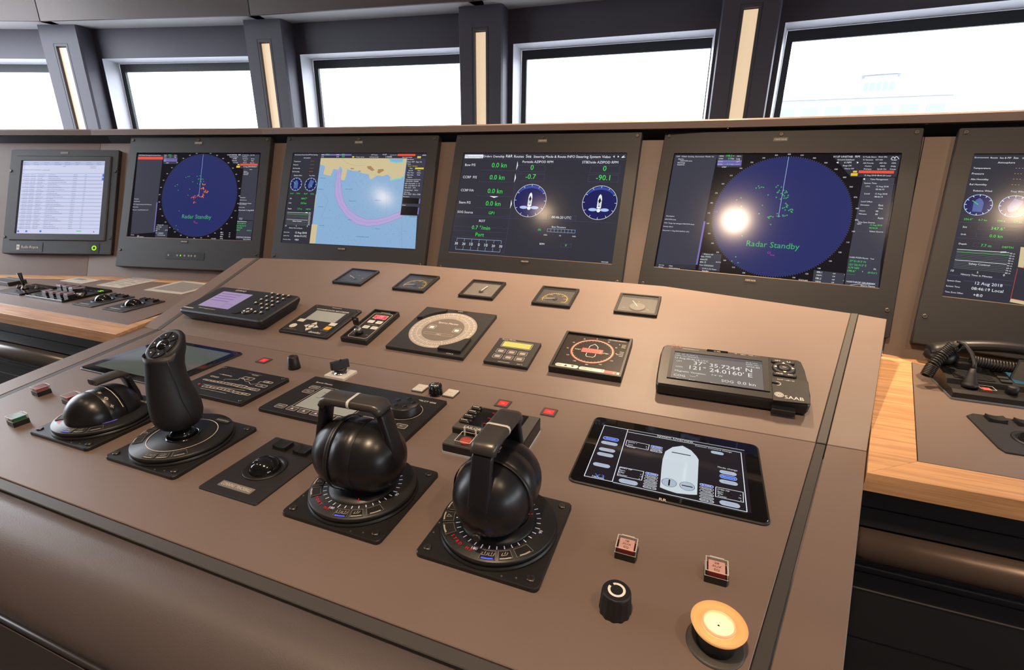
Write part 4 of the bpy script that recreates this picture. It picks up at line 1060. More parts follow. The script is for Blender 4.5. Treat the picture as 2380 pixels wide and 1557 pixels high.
def azimuth(name, label, x, y, rot, led):
    t = unit_base(name, label, 'thruster lever', x, y)
    dial_print(t, led)
    Z = Matrix.Rotation(rot, 4, 'Z')
    b = MB(BLACK); b.lathe([(.0415, ZD), (.0405, ZD + .0018), (.034, ZD + .004), (.027, ZD + .0065), (.024, ZD + .012)], 48, False); b.build('pedestal', t)
    p = MB(RLED); a = rot - R(65); p.line([(.034 * cos(a), .034 * sin(a)), (.039 * cos(a), .039 * sin(a))], .0008, ZD + .0040); p.build('pointer_mark', t)
    zc, A, RR = .0600, .0585, .0430
    # ball: two domes either side of a flatter central drum, axis along local x
    for sg in (-1, 1):
        b = MB(BALLM); b.mat4(Z @ Matrix.Translation((0, 0, zc)) @ Matrix.Rotation(pi / 2, 4, 'Y'))
        prof = []
        for i in range(15):
            u = i / 14; xx = .0135 + (A - .0135) * sin(u * pi / 2); q = (xx - .0135) / (A - .0135)
            prof.append((max(RR * (1 - q ** 2.3) ** .52, .0004) if i else RR, sg * xx))
        b.lathe(prof if sg > 0 else prof[::-1], 48, False); b.build('ball_dome', t)
    b = MB(BALLM); b.mat4(Z @ Matrix.Translation((0, 0, zc)) @ Matrix.Rotation(pi / 2, 4, 'Y'))
    b.lathe([(RR - .001, -.0133), (RR + .0002, -.0128), (RR + .0008, 0), (RR + .0002, .0128), (RR - .001, .0133)], 48, False); b.build('ball_drum', t)
    b = MB(BLACK); b.mat4(Z @ Matrix.Translation((0, 0, zc)) @ Matrix.Rotation(pi / 2, 4, 'Y'))
    b.lathe([(RR + .0020, -.0195), (RR + .0026, -.0190), (RR + .0026, -.0150), (RR + .0020, -.0145)], 48, False, True); b.build('drum_ridge', t)
    p = MB(ICON); p.mat4(Z @ Matrix.Translation((0, 0, zc + RR + .0009)))
    p.line([(-.010, 0), (-.004, 0)], .0007, 0); p.line([(.004, 0), (.010, 0)], .0007, 0); p.outline(rrect(-.0016, -.0016, .0016, .0016), .0005, 0); p.build('zero_mark', t)
    # U-shaped lever: two arms leaning in to a grip bar
    zt, hb_ = .1315, .0335
    for sg in (-1, 1):
        b = MB(HANDM); b.mat4(Z)
        path = [(sg * .0500, zc - .012, .85), (sg * .0535, zc, 1.0), (sg * .0520, zc + .012, 1.0), (sg * (hb_ + .0062), zt - .012, .95), (sg * (hb_ + .003), zt - .0045, .95)]
        sweep_rect(b, path, .0235, .0085, .0025); b.build('arm', t)
    b = MB(GRIPM); b.mat4(Z)
    sweep_rect(b, [(-hb_ - .0055, zt - .008), (-hb_ - .0015, zt - .0012), (-hb_ + .004, zt), (hb_ - .004, zt), (hb_ + .0015, zt - .0012), (hb_ + .0055, zt - .008)], .0275, .0105, .004); gb = b.build('grip_bar', t)
    b = MB(OFFW); b.mat4(Z); sweep_rect(b, [(-.0017, zt), (.0017, zt)], .0280, .0111, .004); b.build('index_mark', gb)
    b = MB(BLACK); b.mat4(Z @ Matrix.Translation((-.0605 if rot else .0605, 0, zc - .022)) @ Matrix.Rotation(-pi / 2 if rot else pi / 2, 4, 'Y')); b.lathe([(.0045, -.004), (.004, .0)], 12); b.build('pivot_plug', t)
    return t
azimuth('azimuth_lever', 'left black ball-shaped azimuth lever with handle square across, lit PORT readout', -.346, -.344, R(3), 'PORT MP')
azimuth('azimuth_lever', 'right black ball-shaped azimuth lever with handle turned towards the viewer', -.164, -.342, R(90), 'STBD MP')

# ------------------------------------------------------------------ bow thruster lever (half-sunk ball, bracket lever on its far side)
t = unit_base('bow_thruster_lever', 'black bow thruster lever with half-sunk ball and single bent arm, leftmost lever', 'thruster lever', -.846, -.341)
dial_print(t, 'BOW', False)
b = MB(BLACK); b.prism(rrect(.010, .042, .036, .052, .001, 1), ZD, ZD + .0008); b.use(CREAM).text('BOW THR', .023, .0455, ZD + .001, w=.020, al='C'); b.build('name_plate', t)
zc, RB = .0180, .0400
for nm, sg in (('ball_dome', -1), ('ball_dome', 1)):
    b = MB(BALLM); b.mat4(Matrix.Translation((0, 0, zc)) @ Matrix.Rotation(-pi / 2, 4, 'X'))
    prof = []
    for i in range(15):
        u = i / 14; q = sin(u * pi / 2); prof.append((max(RB * (1 - q ** 2.2) ** .5, .0004), sg * (.012 + .037 * q)))
    b.lathe(prof if sg > 0 else prof[::-1], 48, False); b.build(nm, t)
b = MB(BALLM); b.mat4(Matrix.Translation((0, 0, zc)) @ Matrix.Rotation(-pi / 2, 4, 'X')); b.lathe([(RB - .0012, -.0118), (RB - .0004, -.011), (RB - .0004, .011), (RB - .0012, .0118)], 48, False); drum = b.build('ball_drum', t)
p = MB(CREAM)
for k in range(5):
    a = 62 - 21 * k
    p.mat4(Matrix.Translation((0, 0, zc)) @ Matrix.Rotation(R(-a + 40), 4, 'Y') @ Matrix.Translation((0, 0, RB + .0002)))
    p.text('++XO0'[k], 0, -.0075, 0, h=.0050, al='C'); p.line([(-.0035, -.0050), (.0035, -.0050)], .0006, .0); p.line([(-.0078, .0075), (.0078, .0075)], .0010, .0)
p.build('drum_print', drum)
b = MB(VLED)
for a0, a1 in ((185, 300), (312, 350)): b.ring(0, 0, .0455, .0012, ZD + .0010, 72, a0, a1)
b.build('glow_ring', t)
b = MB(HANDM)
F = Matrix(((0, 1, 0, 0), (1, 0, 0, 0), (0, 0, 1, 0), (0, 0, 0, 1)))      # sweep plane y-z
b.mat4(F); sweep_rect(b, [(.0490, .0060), (.0515, .0180), (.0500, .0320), (.0430, .0600), (.0385, .0665)], .0210, .0075, .002); b.build('arm', t)
b = MB(GRIPM); b.mat4(F); sweep_rect(b, [(.0420, .0640), (.0360, .0690), (.0270, .0700), (-.0030, .0700), (-.0036, .0700)], .0215, .0095, .0032); gb = b.build('grip_bar', t)
b = MB(BLACK); b.mat4(F @ Matrix.Translation((-.0038, 0, .0700)) @ Matrix.Rotation(-pi / 2, 4, 'Y')); b.lathe([(.003, 0), (.0028, .0004)], 12); b.build('grip_plug', gb)

# ------------------------------------------------------------------ joystick
t = unit_base('joystick', 'tall black rubber pear-shaped joystick on square base with pale dial ring', 'joystick', -.666, -.343)
dial_print(t, '', False, False)
b = MB(CREAM); b.ring(0, 0, .0455, .0010, ZD + .0004, 72); b.build('ring_line', t)
b = MB(BLACK); b.prism(rrect(.006, .046, .034, .056, .001, 1), ZD, ZD + .0008); b.use(CREAM).text('DP JOYSTICK', .020, .0492, ZD + .001, w=.024, al='C'); b.build('name_plate', t)
b = MB(BLACKG); b.lathe([(.0225, ZD), (.0218, ZD + .0014), (.0195, ZD + .0014), (.0190, ZD + .0004)], 40, False); b.lathe([(.0186, ZD), (.0165, ZD + .007), (.0115, ZD + .012), (.006, ZD + .0145)], 40, True); b.build('ball_joint', t)
b = MB(BLACK); b.cyl(0, 0, ZD + .010, .040, .0068, 20); b.build('stem', t)
b = MB(GRIPM if False else BLACKR)
secs = [(.0305, .0075, .0075, 0, 0), (.0315, .016, .016, 0, 0), (.0350, .0245, .0245, 0, 0), (.0420, .0298, .0300, 0, 0), (.0520, .0322, .0325, 0, 0), (.0640, .0318, .0325, 0, 0), (.080, .0292, .0305, -.0005, -.001), (.096, .0265, .0275, -.001, -.002), (.112, .0245, .0250, -.001, -.002), (.126, .0232, .0240, 0, -.001), (.137, .0232, .0245, .0005, .001), (.146, .0245, .0262, .001, .0025)]
rings = []
N_ = 40
for z, rx, ry, ox, oy in secs:
    rings.append([(ox + rx * cos(2 * pi * i / N_), oy + ry * sin(2 * pi * i / N_), z) for i in range(N_)])
# slanted head facing the operator
tilt = R(34)
def head(sc, dz, cz=.1555):
    out = []
    for i in range(N_):
        a = 2 * pi * i / N_; u, v = .0248 * sc * cos(a), .0285 * sc * sin(a)
        out.append((.0005 + u, .0035 + v * cos(tilt) - dz * sin(tilt), cz + v * sin(tilt) + dz * cos(tilt)))
    return out
rings += [head(1.03, -.006), head(1.03, -.002), head(.99, 0), head(.90, .0008)]
b.rings(rings, True, True); grip = b.build('grip', t)
HM = Matrix.Translation((.0005, .0035, .1555)) @ Matrix.Rotation(tilt, 4, 'X')
for k in range(6):
    b = MB(BLACKG); b.mat4(HM)
    a0, a1 = 60 * k + 33, 60 * k + 87
    n = 6; po = [(.0195 * cos(R(a0 + (a1 - a0) * i / n)), .0225 * sin(R(a0 + (a1 - a0) * i / n))) for i in range(n + 1)] + [(.0098 * cos(R(a1 + (a0 - a1) * i / n)), .0112 * sin(R(a1 + (a0 - a1) * i / n))) for i in range(n + 1)]
    b.prism(po, .0006, .0022, .0005); b.build('thumb_pad', grip)
b = MB(BLACKG); b.mat4(HM); b.lathe([(.0085, .0006), (.0085, .0022), (.0065, .0042), (.003, .0052), (.0005, .0054)], 24, False); b.build('thumb_button', grip)
p = MB(CREAM); p.mat4(HM)
for k in range(6): p.disc(.0150 * cos(R(60 * k)), .0175 * sin(R(60 * k)), .0011, .0024, 8)
p.build('pad_mark', grip)
b = MB(BLACK); b.tube([(.0242 * cos(R(-14)), .030 * sin(R(-14)) - .004, .140), (.0255, -.009, .112), (.0298, -.008, .080), (.0325, -.004, .055), (.0285, -.002, .040)], .0005, 5); b.build('seam', grip)

# ================================================================== trackballs
def trackball(name, label, M, w, h, text=None, mirrored=False, plate=None, ballpos=None, brow=None):
    t = thing(name, label, 'trackball', M)
    b = MB(BEZEL); b.prism(plate or rrect(0, 0, w, h, .003, 2), 0, .0022, .0006); b.build('plate', t)
    bx, by = ballpos or (w * .5, h * .48)
    b2 = MB(BLACK); b2.mat4(Matrix.Translation((bx, by, 0))); b2.lathe([(.0285, .0022), (.0285, .0034), (.0272, .0044), (.0222, .0036), (.0205, .0016)], 40, False); b2.build('ring', t)
    b = MB(BLACKG); b.mat4(Matrix.Translation((bx, by, 0))); b.lathe([(.0205 * cos(R(a)), .0005 + .0185 * sin(R(a))) for a in range(0, 91, 9)][:-1] + [(.0004, .019)], 40, False); b.build('ball', t)
    for x, y in brow or ((w * .33, h * .86), (w * .71, h * .86)):
        b = MB(BLACK)
        x0, x1, y0, y1 = x - .0115, x + .0115, y - .009, y + .009
        b.box(x0 - .0008, y0 - .0008, .0022, x1 + .0008, y1 + .0008, .0030)
        n = 6; rg = []
        for i in range(n + 1):
            u = i / n; xx = x0 + (x1 - x0) * u; zz = .0085 - .0022 * (1 - (2 * u - 1) ** 2)
            rg.append([(xx, y0, .003), (xx, y1, .003), (xx, y1 - .0006, zz), (xx, y0 + .0006, zz)])
        b.rings(rg, True, False); b.build('button', t)
    if text:
        b = MB(mat('label_tape_grey', (.20, .19, .185), .5)); b.prism(rrect(*text[1], .0006, 1), .0022, .0028); x0, y0, x1, y1 = text[1]
        b.use(CREAM).text(text[0], (x0 + x1) / 2, y0 + (y1 - y0) * .28, .0030, w=(x1 - x0) * .9, h=(y1 - y0) * .5, al='C'); b.build('label', t)
    return t
trackball('conning_trackball', 'black trackball plate labelled conning, between joystick and left azimuth lever', P1(-.5536, -.4116), .0979, .1302, ('CONNING TRACKBALL', (.020, .012, .075, .0225)))
trackball('counter_trackball', 'trackball plate on the left counter beside the row of guarded buttons', PC(-1.6422, 0.0521), .090, .118, ('TRACKBALL', (.018, .008, .062, .015)))
trackball('counter_trackball', 'trackball plate on the left counter nearest the main console', PC(-1.5119, 0.0521), .092, .117, ('TRACKBALL', (.018, .008, .062, .015)))
trackball('counter_trackball', 'trackball in eight-sided black plate on the right counter', PC(0.4519, 0.0552), .13, .13, None, plate=[(.004, 0), (.115, 0), (.126, .011), (.126, .112), (.115, .125), (.012, .125), (0, .113), (0, .012)], ballpos=(.060, .050), brow=((.0355, .109), (.072, .109)))

# ================================================================== flat panels on the front panel
def plate(name, label, cat, M, w, h, th=.006, m=None, r=.003, ch=.0008, screws=None, group=None):
    t = thing(name, label, cat, M, group)
    b = MB(m or BLACK); b.prism(rrect(0, 0, w, h, r, 2), 0, th, ch); b.build('plate', t)
    for x, y in screws or (): screw(t, x, y, th, .0038)
    return t
def top_sheet(M, th, ox, oy, s): return Sheet(M @ Matrix.Translation((0, 0, th)), ox, oy, s)
def put_top(s, t, th, name='print'):
    base = [c for c in t.children if c.name.split('.')[0] in ('plate', 'cover_glass', 'case')]
    o = s.build(name, base[0] if base else t); o.matrix_local = Matrix.Translation((0, 0, th)); return o

# whistle panel
M = P1(-.8467, -.2275); W_, H_ = .1617, .1104
t = plate('whistle_panel', 'square black whistle control panel with white outlined keys and ship outline', 'control panel', M, W_, H_, .0075, screws=((.007, .007), (W_ - .007, .007), (.007, H_ - .007), (W_ - .007, H_ - .007)))
s = top_sheet(M, .0075, 420, 820, 3.606); s.use(CREAM)
s.T('Kahlenberg', 345, 185, 455); s.Ln([(325, 178), (430, 200)], .0005)
keys = [(246, 192, 325, 212), (186, 218, 262, 240), (248, 230, 318, 252), (310, 238, 372, 262), (368, 248, 430, 274), (422, 258, 490, 286), (480, 268, 545, 300), (532, 285, 605, 312), (585, 295, 655, 325), (640, 262, 716, 295), (695, 236, 772, 262), (528, 200, 604, 235), (190, 270, 250, 298), (245, 282, 312, 308), (310, 290, 375, 318), (368, 302, 440, 332), (440, 322, 520, 352), (510, 335, 580, 362)]
for a, b1, a2, b2 in keys:
    x0, y0 = s.q(a + 14, b1); x1, y1 = s.q(a2 - 14, b2)
    s.outline(rrect(x0, y1, x1, y0, .0015, 2), .0009, .0006); xm, ym = (x0 + x1) / 2, (y0 + y1) / 2
    s.line([(xm - .003, ym - .001), (xm + .003, ym - .001)], .0007, .0006); s.line([(xm - .002, ym + .0015), (xm + .002, ym + .0015)], .0006, .0006)
    b = MB(PADM); b.prism(rrect(x0 + .0008, y1 + .0008, x1 - .0008, y0 - .0008, .0012, 1), .0075, .0079); b.build('key', t)
s.Ln([(360, 232), (372, 222), (480, 228), (500, 212), (530, 216), (540, 240), (570, 244), (585, 266), (640, 262), (665, 244), (740, 250)], .0006)
s.Ln([(165, 298), (240, 312), (380, 342)], .0006); s.Ln([(190, 262), (360, 292), (540, 318)], .0005)
s.use(RLED).disc(*s.q(155, 263), .0022, .0008, 12)
s.use(mat('label_tape_dark', (.07, .068, .085), .5)).Rc(575, 168, 680, 196, .0004); s.use(CREAM).T('WHISTLE', 592, 188, 672, .0008)
put_top(s, t, .0075)

# autopilot
M = P1(-.6473, -.2277); W_, H_ = .284, .1375
t = plate('autopilot_panel', 'wide black autopilot panel with grey screen and round course knob', 'control panel', M, W_, H_, .0065, r=.002)
LCD = mat('grey_lcd', (.30, .32, .30), .25, emit=(.42, .45, .43), es=.10)
LCDINK = mat('lcd_ink', (.16, .17, .17), .35)
s = top_sheet(M, .0065, 580, 870, 4.958)
x0, y0 = s.q(520, 360); x1, y1 = s.q(1440, 275)
x0 = s.q(515, 365)[0]; yb = s.q(515, 362)[1]; yt = s.q(862, 162)[1]; xr = s.q(1450, 270)[0]
b = MB(LCD); b.rect(x0, yb, xr, yt, .0069); b.build('lcd_screen', t); s.use(CREAM).outline(rrect(x0 - .004, yb - .004, xr + .004, yt + .004, .003, 2), .0006, .0006)
s.use(LCDINK).T('195', 975, 262, 1100, .0009); s.T('195', 895, 320, 1020, .0009); s.scrawl(850, 215, 905); s.scrawl(760, 268, 845); s.scrawl(1070, 235, 1160); s.scrawl(1320, 290, 1370); s.scrawl(830, 360, 880)
s.use(CREAM).T('Sperry Marine', 762, 95, 1010); s.T('NAVIPILOT 4000', 1870, 292, 2200)
KEYM = mat('key_plum_grey', (.075, .068, .07), .5)
def key(xa, ya, xb, yb_, lab, tri=False):
    s.use(CREAM).outline(rrect(xa, ya, xb, yb_, .002, 2), .0006, .0008); kb = MB(KEYM); kb.prism(rrect(xa + .0007, ya + .0007, xb - .0007, yb_ - .0007, .0015, 1), .0065, .0070); kb.build('key', t)
    xm, ym = (xa + xb) / 2, (ya + yb_) / 2
    if tri: s.poly([(xm - .003, ym - .0022), (xm + .003, ym - .0022), (xm, ym + .0028)], .0010)
    else: s.text(lab, xm, ym - .0012, .0010, h=.0030, al='C')
kw, kh = .0195, .0125
lx = x0 - .0275
key(lx, yt - .010, lx + kw, yt + .002, 'MODE'); key(lx, yt - .027, lx + kw, yt - .0145, 'ADJ')
for k in range(6): key(x0 - .030 + k * .0245, .012, x0 - .030 + k * .0245 + kw, .012 + kh, 'MENU' if k == 0 else '', k > 0)
key(xr + .0065, yt - .016, xr + .0065 + kw, yt - .0035, 'SET')
for k in range(3):
    for j in range(2): key(.170 + .032 * k + (.014 if j else 0), .009 + j * .019, .170 + .032 * k + kw + (.014 if j else 0), .009 + j * .019 + kh, ('DIM', 'ALT', 'FU')[k])
put_top(s, t, .0065)
kx, ky = s.q(1755, 375); s2 = Sheet(M @ Matrix.Translation((0, 0, .0065)), 580, 870, 4.958)
kx, ky = s2.q(1790, 425)
b = MB(BLACK); b.mat4(Matrix.Translation((kx, ky, .0065))); b.lathe([(.0275, 0), (.0275, .003), (.0262, .0045), (.0258, .0140), (.0240, .0160), (.002, .0160)], 48)
knob = b.build('course_knob', t)
b = MB(CREAM); b.ring(kx, ky, .0295, .0006, .0072, 64); b.build('knob_ring', t)
for k in range(5): b = MB(BLACKG); b.mat4(Matrix.Translation((kx + .0150 * cos(R(72 * k + 18)), ky + .0150 * sin(R(72 * k + 18)), .0225))); b.lathe([(.0042, .0001), (.0038, .0008), (.0018, .0003)], 16); b.build('finger_dimple', knob)

# touch tablets
TGL = mat('tablet_glass', (.006, .006, .007), .045, coat=.4)
def tablet(name, label, M, w, h):
    t = thing(name, label, 'touch screen', M)
    b = MB(BLACK); b.prism(rrect(0, 0, w, h, .010, 5), 0, .0030, .0012); b.build('rim', t)
    b = MB(TGL); b.prism(rrect(.0022, .0022, w - .0022, h - .0022, .0085, 5), .0030, .0036, .0004); b.build('cover_glass', t)
    return t
M = P1(-.1145, -.2263)
t = tablet('thruster_tablet', 'black touch tablet showing a pale ship outline and blue buttons, right of the levers', M, .2424, .1822)
TB = glow('tablet_slate', 38, 33, 38, .8, .06); TW = glow('tablet_white', 232, 236, 244, 1.0, .06); TBL = glow('tablet_blue', 40, 90, 220, 1.0, .06); TPI = glow('tablet_pill', 176, 188, 206, .95, .06); THU = glow('tablet_hull', 202, 212, 220, 1.0, .06); TDK = glow('tablet_dark', 10, 10, 12, 1, .06)
s = top_sheet(M, .0037, 1300, 950, 4.407)
s.use(TB).Pg([(455, 165), (1895, 430), (1970, 1072), (250, 690)], .0002)
s.use(TW)
A_ = [(460, 168), (706, 215), (545, 752), (250, 690)]
for pts in (A_, ): s.outline([s.q(*p) for p in pts], .0010, .0005)
s.Ln([(706, 215), (1895, 430)], .0007); s.Ln([(706, 240), (1860, 452), (1922, 1060), (548, 755)], .0010)
s.T('System Overview', 1000, 285, 1375, z=.0007); s.T('Common Command Change', 1390, 385, 1760, z=.0007); s.T('Mode change', 1622, 605, 1820, z=.0007)
for txs, a, b, dx in ((('BOW 1', 'Rpm', 'Power'), 705, 348, -6), (('PORT MP', 'Rpm', 'Dir', 'Power'), 625, 612, -6), (('STBD MP', 'Rpm', 'Dir', 'Power'), 1618, 828, 2)):
    for k, tx in enumerate(txs): s.T(tx, a + dx * k, b + 23 * k + (3 if a > 1000 else 0), a + dx * k + 17 * len(tx) + 6, z=.0007)
def cpoly(pts, w): s.outline([s.q(*p) for p in pts], w, .0006)
cpoly([(690, 322), (925, 372), (910, 428), (675, 378)], .0008); cpoly([(618, 595), (868, 645), (845, 738), (590, 685)], .0008); cpoly([(1600, 800), (1885, 858), (1890, 965), (1595, 903)], .0008)
for tx, a, b in (('0', 885, 395), ('0', 885, 412), ('0', 828, 680), ('-1', 820, 702), ('0', 812, 725), ('0', 1850, 895), ('-90', 1830, 920), ('0', 1855, 948)): s.T(tx, a, b, a + 11 * len(tx), z=.0007)
def pill(a, b, a2, b2, m, lab=None, edge=False, lm=None):
    x0, y0 = s.q(a, b); x1, y1 = s.q(a2, b2)
    y0, y1 = max(y0, y1), min(y0, y1)
    x0, x1 = min(x0, x1), max(x0, x1); cy = (y0 + y1) / 2
    s.use(m).rect(x0, y1, x1, y0, .0005, (y0 - y1) / 2)
    if edge: s.use(TW).outline(rrect(x0, y1, x1, y0, (y0 - y1) / 2), .0006, .0007)
    if lab: s.use(lm or TW).text(lab, (x0 + x1) / 2, cy - .0011, .0009, h=.0022, al='C')
def pc(cx, cy, w, hgt, m, lab=None, edge=False, lm=None):
    x, y = s.q(cx, cy); s.use(m).rect(x - w / 2, y - hgt / 2, x + w / 2, y + hgt / 2, .0005, hgt / 2)
    if edge: s.use(TW).outline(rrect(x - w / 2, y - hgt / 2, x + w / 2, y + hgt / 2, hgt / 2), .0006, .0007)
    if lab: s.use(lm or TW).text(lab, x, y - .0013, .0009, h=.0026, al='C')
TPG = glow('pill_print', 150, 160, 176, .9, .06)
pc(528, 312, .0235, .0085, TBL, 'Overview', True); pc(512, 357, .0245, .0085, TPI, 'Bow 1', False, TPG); pc(488, 424, .0235, .0085, TPI, 'Port MP', False, TPG); pc(470, 473, .0235, .0085, TPI, 'Stbd MP', False, TPG); pc(432, 580, .0235, .0085, TPI, 'Alarm', False, TPG)
pc(705, 752, .0245, .0095, TPI, 'Alarms', False, TPG); pc(1617, 455, .0175, .0075, TPI, None); pc(1727, 660, .0215, .0085, TPI, 'Transit', False, TPG); pc(1730, 707, .0215, .0085, TBL, 'Manoeuvre', True); pc(1732, 758, .0225, .0085, TPI, 'Joystick', False, TPG); pc(1745, 980, .0235, .0095, TPI, 'Alarms', False, TPG)
for cx, cy, dx, dy, labs in ((997, 395, -3, 22, ('In Cmd', 'Running', 'Backup On')), (946, 672, -4.5, 28, ('In Cmd', 'Running', 'Transit', 'Override', 'Common', 'Backup On')), (1508, 790, 0, 31, ('In Cmd', 'Running', 'Transit', 'Override', 'Common', 'Backup On'))):
    for k, lb in enumerate(labs): pc(cx + dx * k, cy + dy * k, .0170, .0046, TBL if k == 0 else TDK, lb, True)
s.use(THU).Pg([(1262, 382), (1350, 430), (1405, 490), (1426, 525), (1410, 885), (1330, 882), (1200, 868), (1110, 840), (1030, 808), (1045, 620), (1058, 520), (1085, 440), (1160, 395)], .0006)
s.use(TDK).Ln([(1150, 448), (1345, 486)], .0020, .0009)
for cx, cy, va in ((1124, 762, 1), (1308, 800, 0)):
    x, y = s.q(cx, cy); s.use(TPI).disc(x, y, .0092, .0008, 28); s.use(TDK).ring(x, y, .0094, .0005, .0010, 40)
    s.line([(x, y - .0068), (x, y + .0068)] if va else [(x - .0068, y), (x + .0068, y)], .0020, .0011); s.use(CYEL).disc(*((x, y + .0072) if va else (x - .0072, y)), .0008, .0013, 8)
s.use(CBLUE).T('X3', 350, 700, 460, z=.0007); s.use(TW).T('Helicon', 334, 700, 462, z=.0009)
s.use(CREAM).T('RR', 1020, 938, 1098, z=.0003)
put_top(s, t, .0037, 'screen_image')
M = P1(-1.1249, -.2247)
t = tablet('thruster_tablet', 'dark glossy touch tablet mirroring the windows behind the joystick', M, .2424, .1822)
b = MB(glow('tablet_reflection_grey', 92, 96, 88, .8, .05)); b.rect(.022, .018, .222, .166, .0039); b.use(CREAM).text('RR', .115, .006, .0039, h=.006, al='C'); b.build('screen_image', t)  # grey emission stands in for soffit and pillar mirrored in the dark screen

# square indicator lamps, white push buttons, rotary controls along the back of the front panel
REDL = mat('red_indicator_lens', (.55, .03, .03), .35, emit=(1, .03, .03), es=.55)
def indicator(x, y, w, m, label, name='indicator_light', cat='indicator', txt=None, emitl=None):
    t = thing(name, label, cat, P1(x, y))
    b = MB(INLAY); h = w
    b.frame(rrect(-w / 2, -h / 2, w / 2, h / 2, .001, 1), rrect(-w / 2 + .0042, -h / 2 + .0042, w / 2 - .0042, h / 2 - .0042, .0006, 1), 0, .0022, .0005); b.build('frame', t)
    b = MB(m); b.prism(rrect(-w / 2 + .0042, -h / 2 + .0042, w / 2 - .0042, h / 2 - .0042, .0006, 1), 0, .0016)
    if txt: b.use(CREAM); [b.line([(-.003, .001 - .002 * k), (.003, .001 - .002 * k)], .0005, .0018) for k in range(2)]
    b.build('lens', t)
    return t
indicator(-.8115, -.0580, .0245, REDL, 'red square lamp behind the whistle panel', txt=1)
indicator(-.2735, -.0555, .0250, REDL, 'red square lamp beside the alarm panel, nearer the autopilot', txt=1)
indicator(-.1905, -.0560, .0250, REDL, 'red square lamp directly left of the ship tablet', txt=1)
def white_button(x, y, label):
    t = thing('white_push_button', label, 'button', P1(x, y))
    b = MB(INLAY); b.prism(rrect(-.0118, -.0138, .0118, .0138, .001, 1), 0, .0022, .0004); b.build('frame', t)
    b = MB(OFFW); b.prism(rrect(-.0105, -.0125, .0105, .0125, .0008, 1), .0022, .0042, .0006); b.use(DIMW).outline(rrect(-.0078, -.009, .0078, .009), .0004, .0044)
    for k in range(2): b.line([(-.004, .0015 - .003 * k), (.004, .0015 - .003 * k)], .0005, .0044)
    b.build('cap', t)
white_button(-.4368, -.0565, 'white square push button left of the chrome-topped knob')
white_button(-.3750, -.0550, 'white square push button right of the chrome-topped knob')
t = thing('dimmer_knob', 'ribbed black knob with chrome top between two white buttons', 'knob', P1(-.4010, -.0640))
b = MB(BLACKG); b.lathe([(.0125, 0), (.0125, .002), (.0108, .0035), (.0100, .018), (.0088, .0192), (.002, .0192)], 36)
for k in range(12): b.cyl(.0105 * cos(k * pi / 6), .0105 * sin(k * pi / 6), .003, .0185, .0018, 8, .0016)
b.build('knob_body', t)
b = MB(CHROME); b.lathe([(.0078, .0190), (.0078, .0198), (.0068, .0203), (.001, .0203)], 28); b.build('knob_cap', t)
t = thing('tapered_knob', 'plain tapered black knob behind the whistle panel', 'knob', P1(-.7246, -.0640))
b = MB(BLACK); b.lathe([(.0122, 0), (.0118, .006), (.0100, .0245), (.0085, .0262), (.001, .0262)], 32); b.build('knob_body', t)
b = MB(DIMW); b.line([(0, .002), (0, .008)], .0008, .0264); b.build('pointer', t)
t = thing('rotary_switch', 'black bar-handled rotary switch on a pale square plate', 'switch', P1(-.6145, -.0580))
b = MB(OFFW); b.prism(rrect(-.0235, -.0205, .0235, .0205, .0015, 2), 0, .0050, .0006); b.build('plate', t)
b = MB(CHROME); b.lathe([(.0125, .005), (.0120, .0065), (.0085, .0075), (.008, .011)], 28, False); b.build('collar', t)
b = MB(BLACK); b.lathe([(.0115, .0095), (.0125, .0115), (.0125, .0150), (.011, .0162), (.001, .0162)], 28); b.mat4(Matrix.Rotation(R(58), 4, 'Z'))
b.rings([[(x, y * k, z) for x, y in rrect(-.0175, -.0058, .0175, .0058, .002, 2)] for z, k in ((.0155, 1), (.0300, .72))], True, False); b.build('handle', t)
b = MB(BLACK); b.cyl(0, .004, .030, .0318, .0016, 10); b.build('stud', t)

# guarded push buttons
REDG = mat('red_lens', (.42, .12, .12), .35); DRED = mat('deep_red_lens', (.35, .01, .015), .3); GRNG = mat('green_lens', (.03, .20, .10), .35)
PINKW = mat('pink_label', (.80, .50, .46), .5)
COVER = thin_glass('smoked_clear_cover', (.90, .89, .89), 1.55, .10)
def guarded(x, y, label, lens, lid, txt, rz=0.0, M=None, sc=1.0, edge=None):
    t = thing('guarded_button', label, 'button', (M or P1(x, y, rz)) @ Matrix.Scale(sc, 4))
    w, h = .0215, .0205
    b = MB(BLACK); b.prism(rrect(-w / 2, -h / 2, w / 2, h / 2, .0008, 1), 0, .0085); b.build('base', t)
    b = MB(lens); b.prism(rrect(-.0082, -.0085, .0082, .0085, .0006, 1), .0085, .0128); lo_ = b.build('lens', t)
    b = MB(lid); b.prism(rrect(-.0078, -.0080, .0078, .0080, .0005, 1), .0128, .0133)
    b.use(mat('dark_red_print', (.25, .04, .04), .5) if lens is not GRNG else DIMW)
    for k, tx in enumerate(txt): b.text(tx, 0, .0035 - .0048 * k, .0136, h=.0030, al='C')
    b.build('legend', lo_)
    b = MB(COVER); b.rings([[(x_, y_, z) for x_, y_ in rrect(-w / 2 + e, -h / 2 + e, w / 2 - e, h / 2 - e, .0008, 1)] for z, e in ((.0085, 0), (.0150, .0003))], False, False)
    b.poly(rrect(-w / 2 + .0003, -h / 2 + .0003, w / 2 - .0003, h / 2 - .0003, .0008, 1), .0150)
    b.use(edge or OFFW).outline(rrect(-w / 2, -h / 2, w / 2, h / 2), .0009, .0152); b.outline(rrect(-w / 2 - .0002, -h / 2 - .0002, w / 2 + .0002, h / 2 + .0002), .0006, .0087); b.box(-w * .32, h / 2 - .0004, .0125, w * .32, h / 2 + .0014, .0152); b.build('flip_cover', t)
    return t
guarded(-1.0600, -.3180, 'red guarded push button nearest the left edge of the console', REDG, REDG, ('EMER', 'STOP'), R(-4))
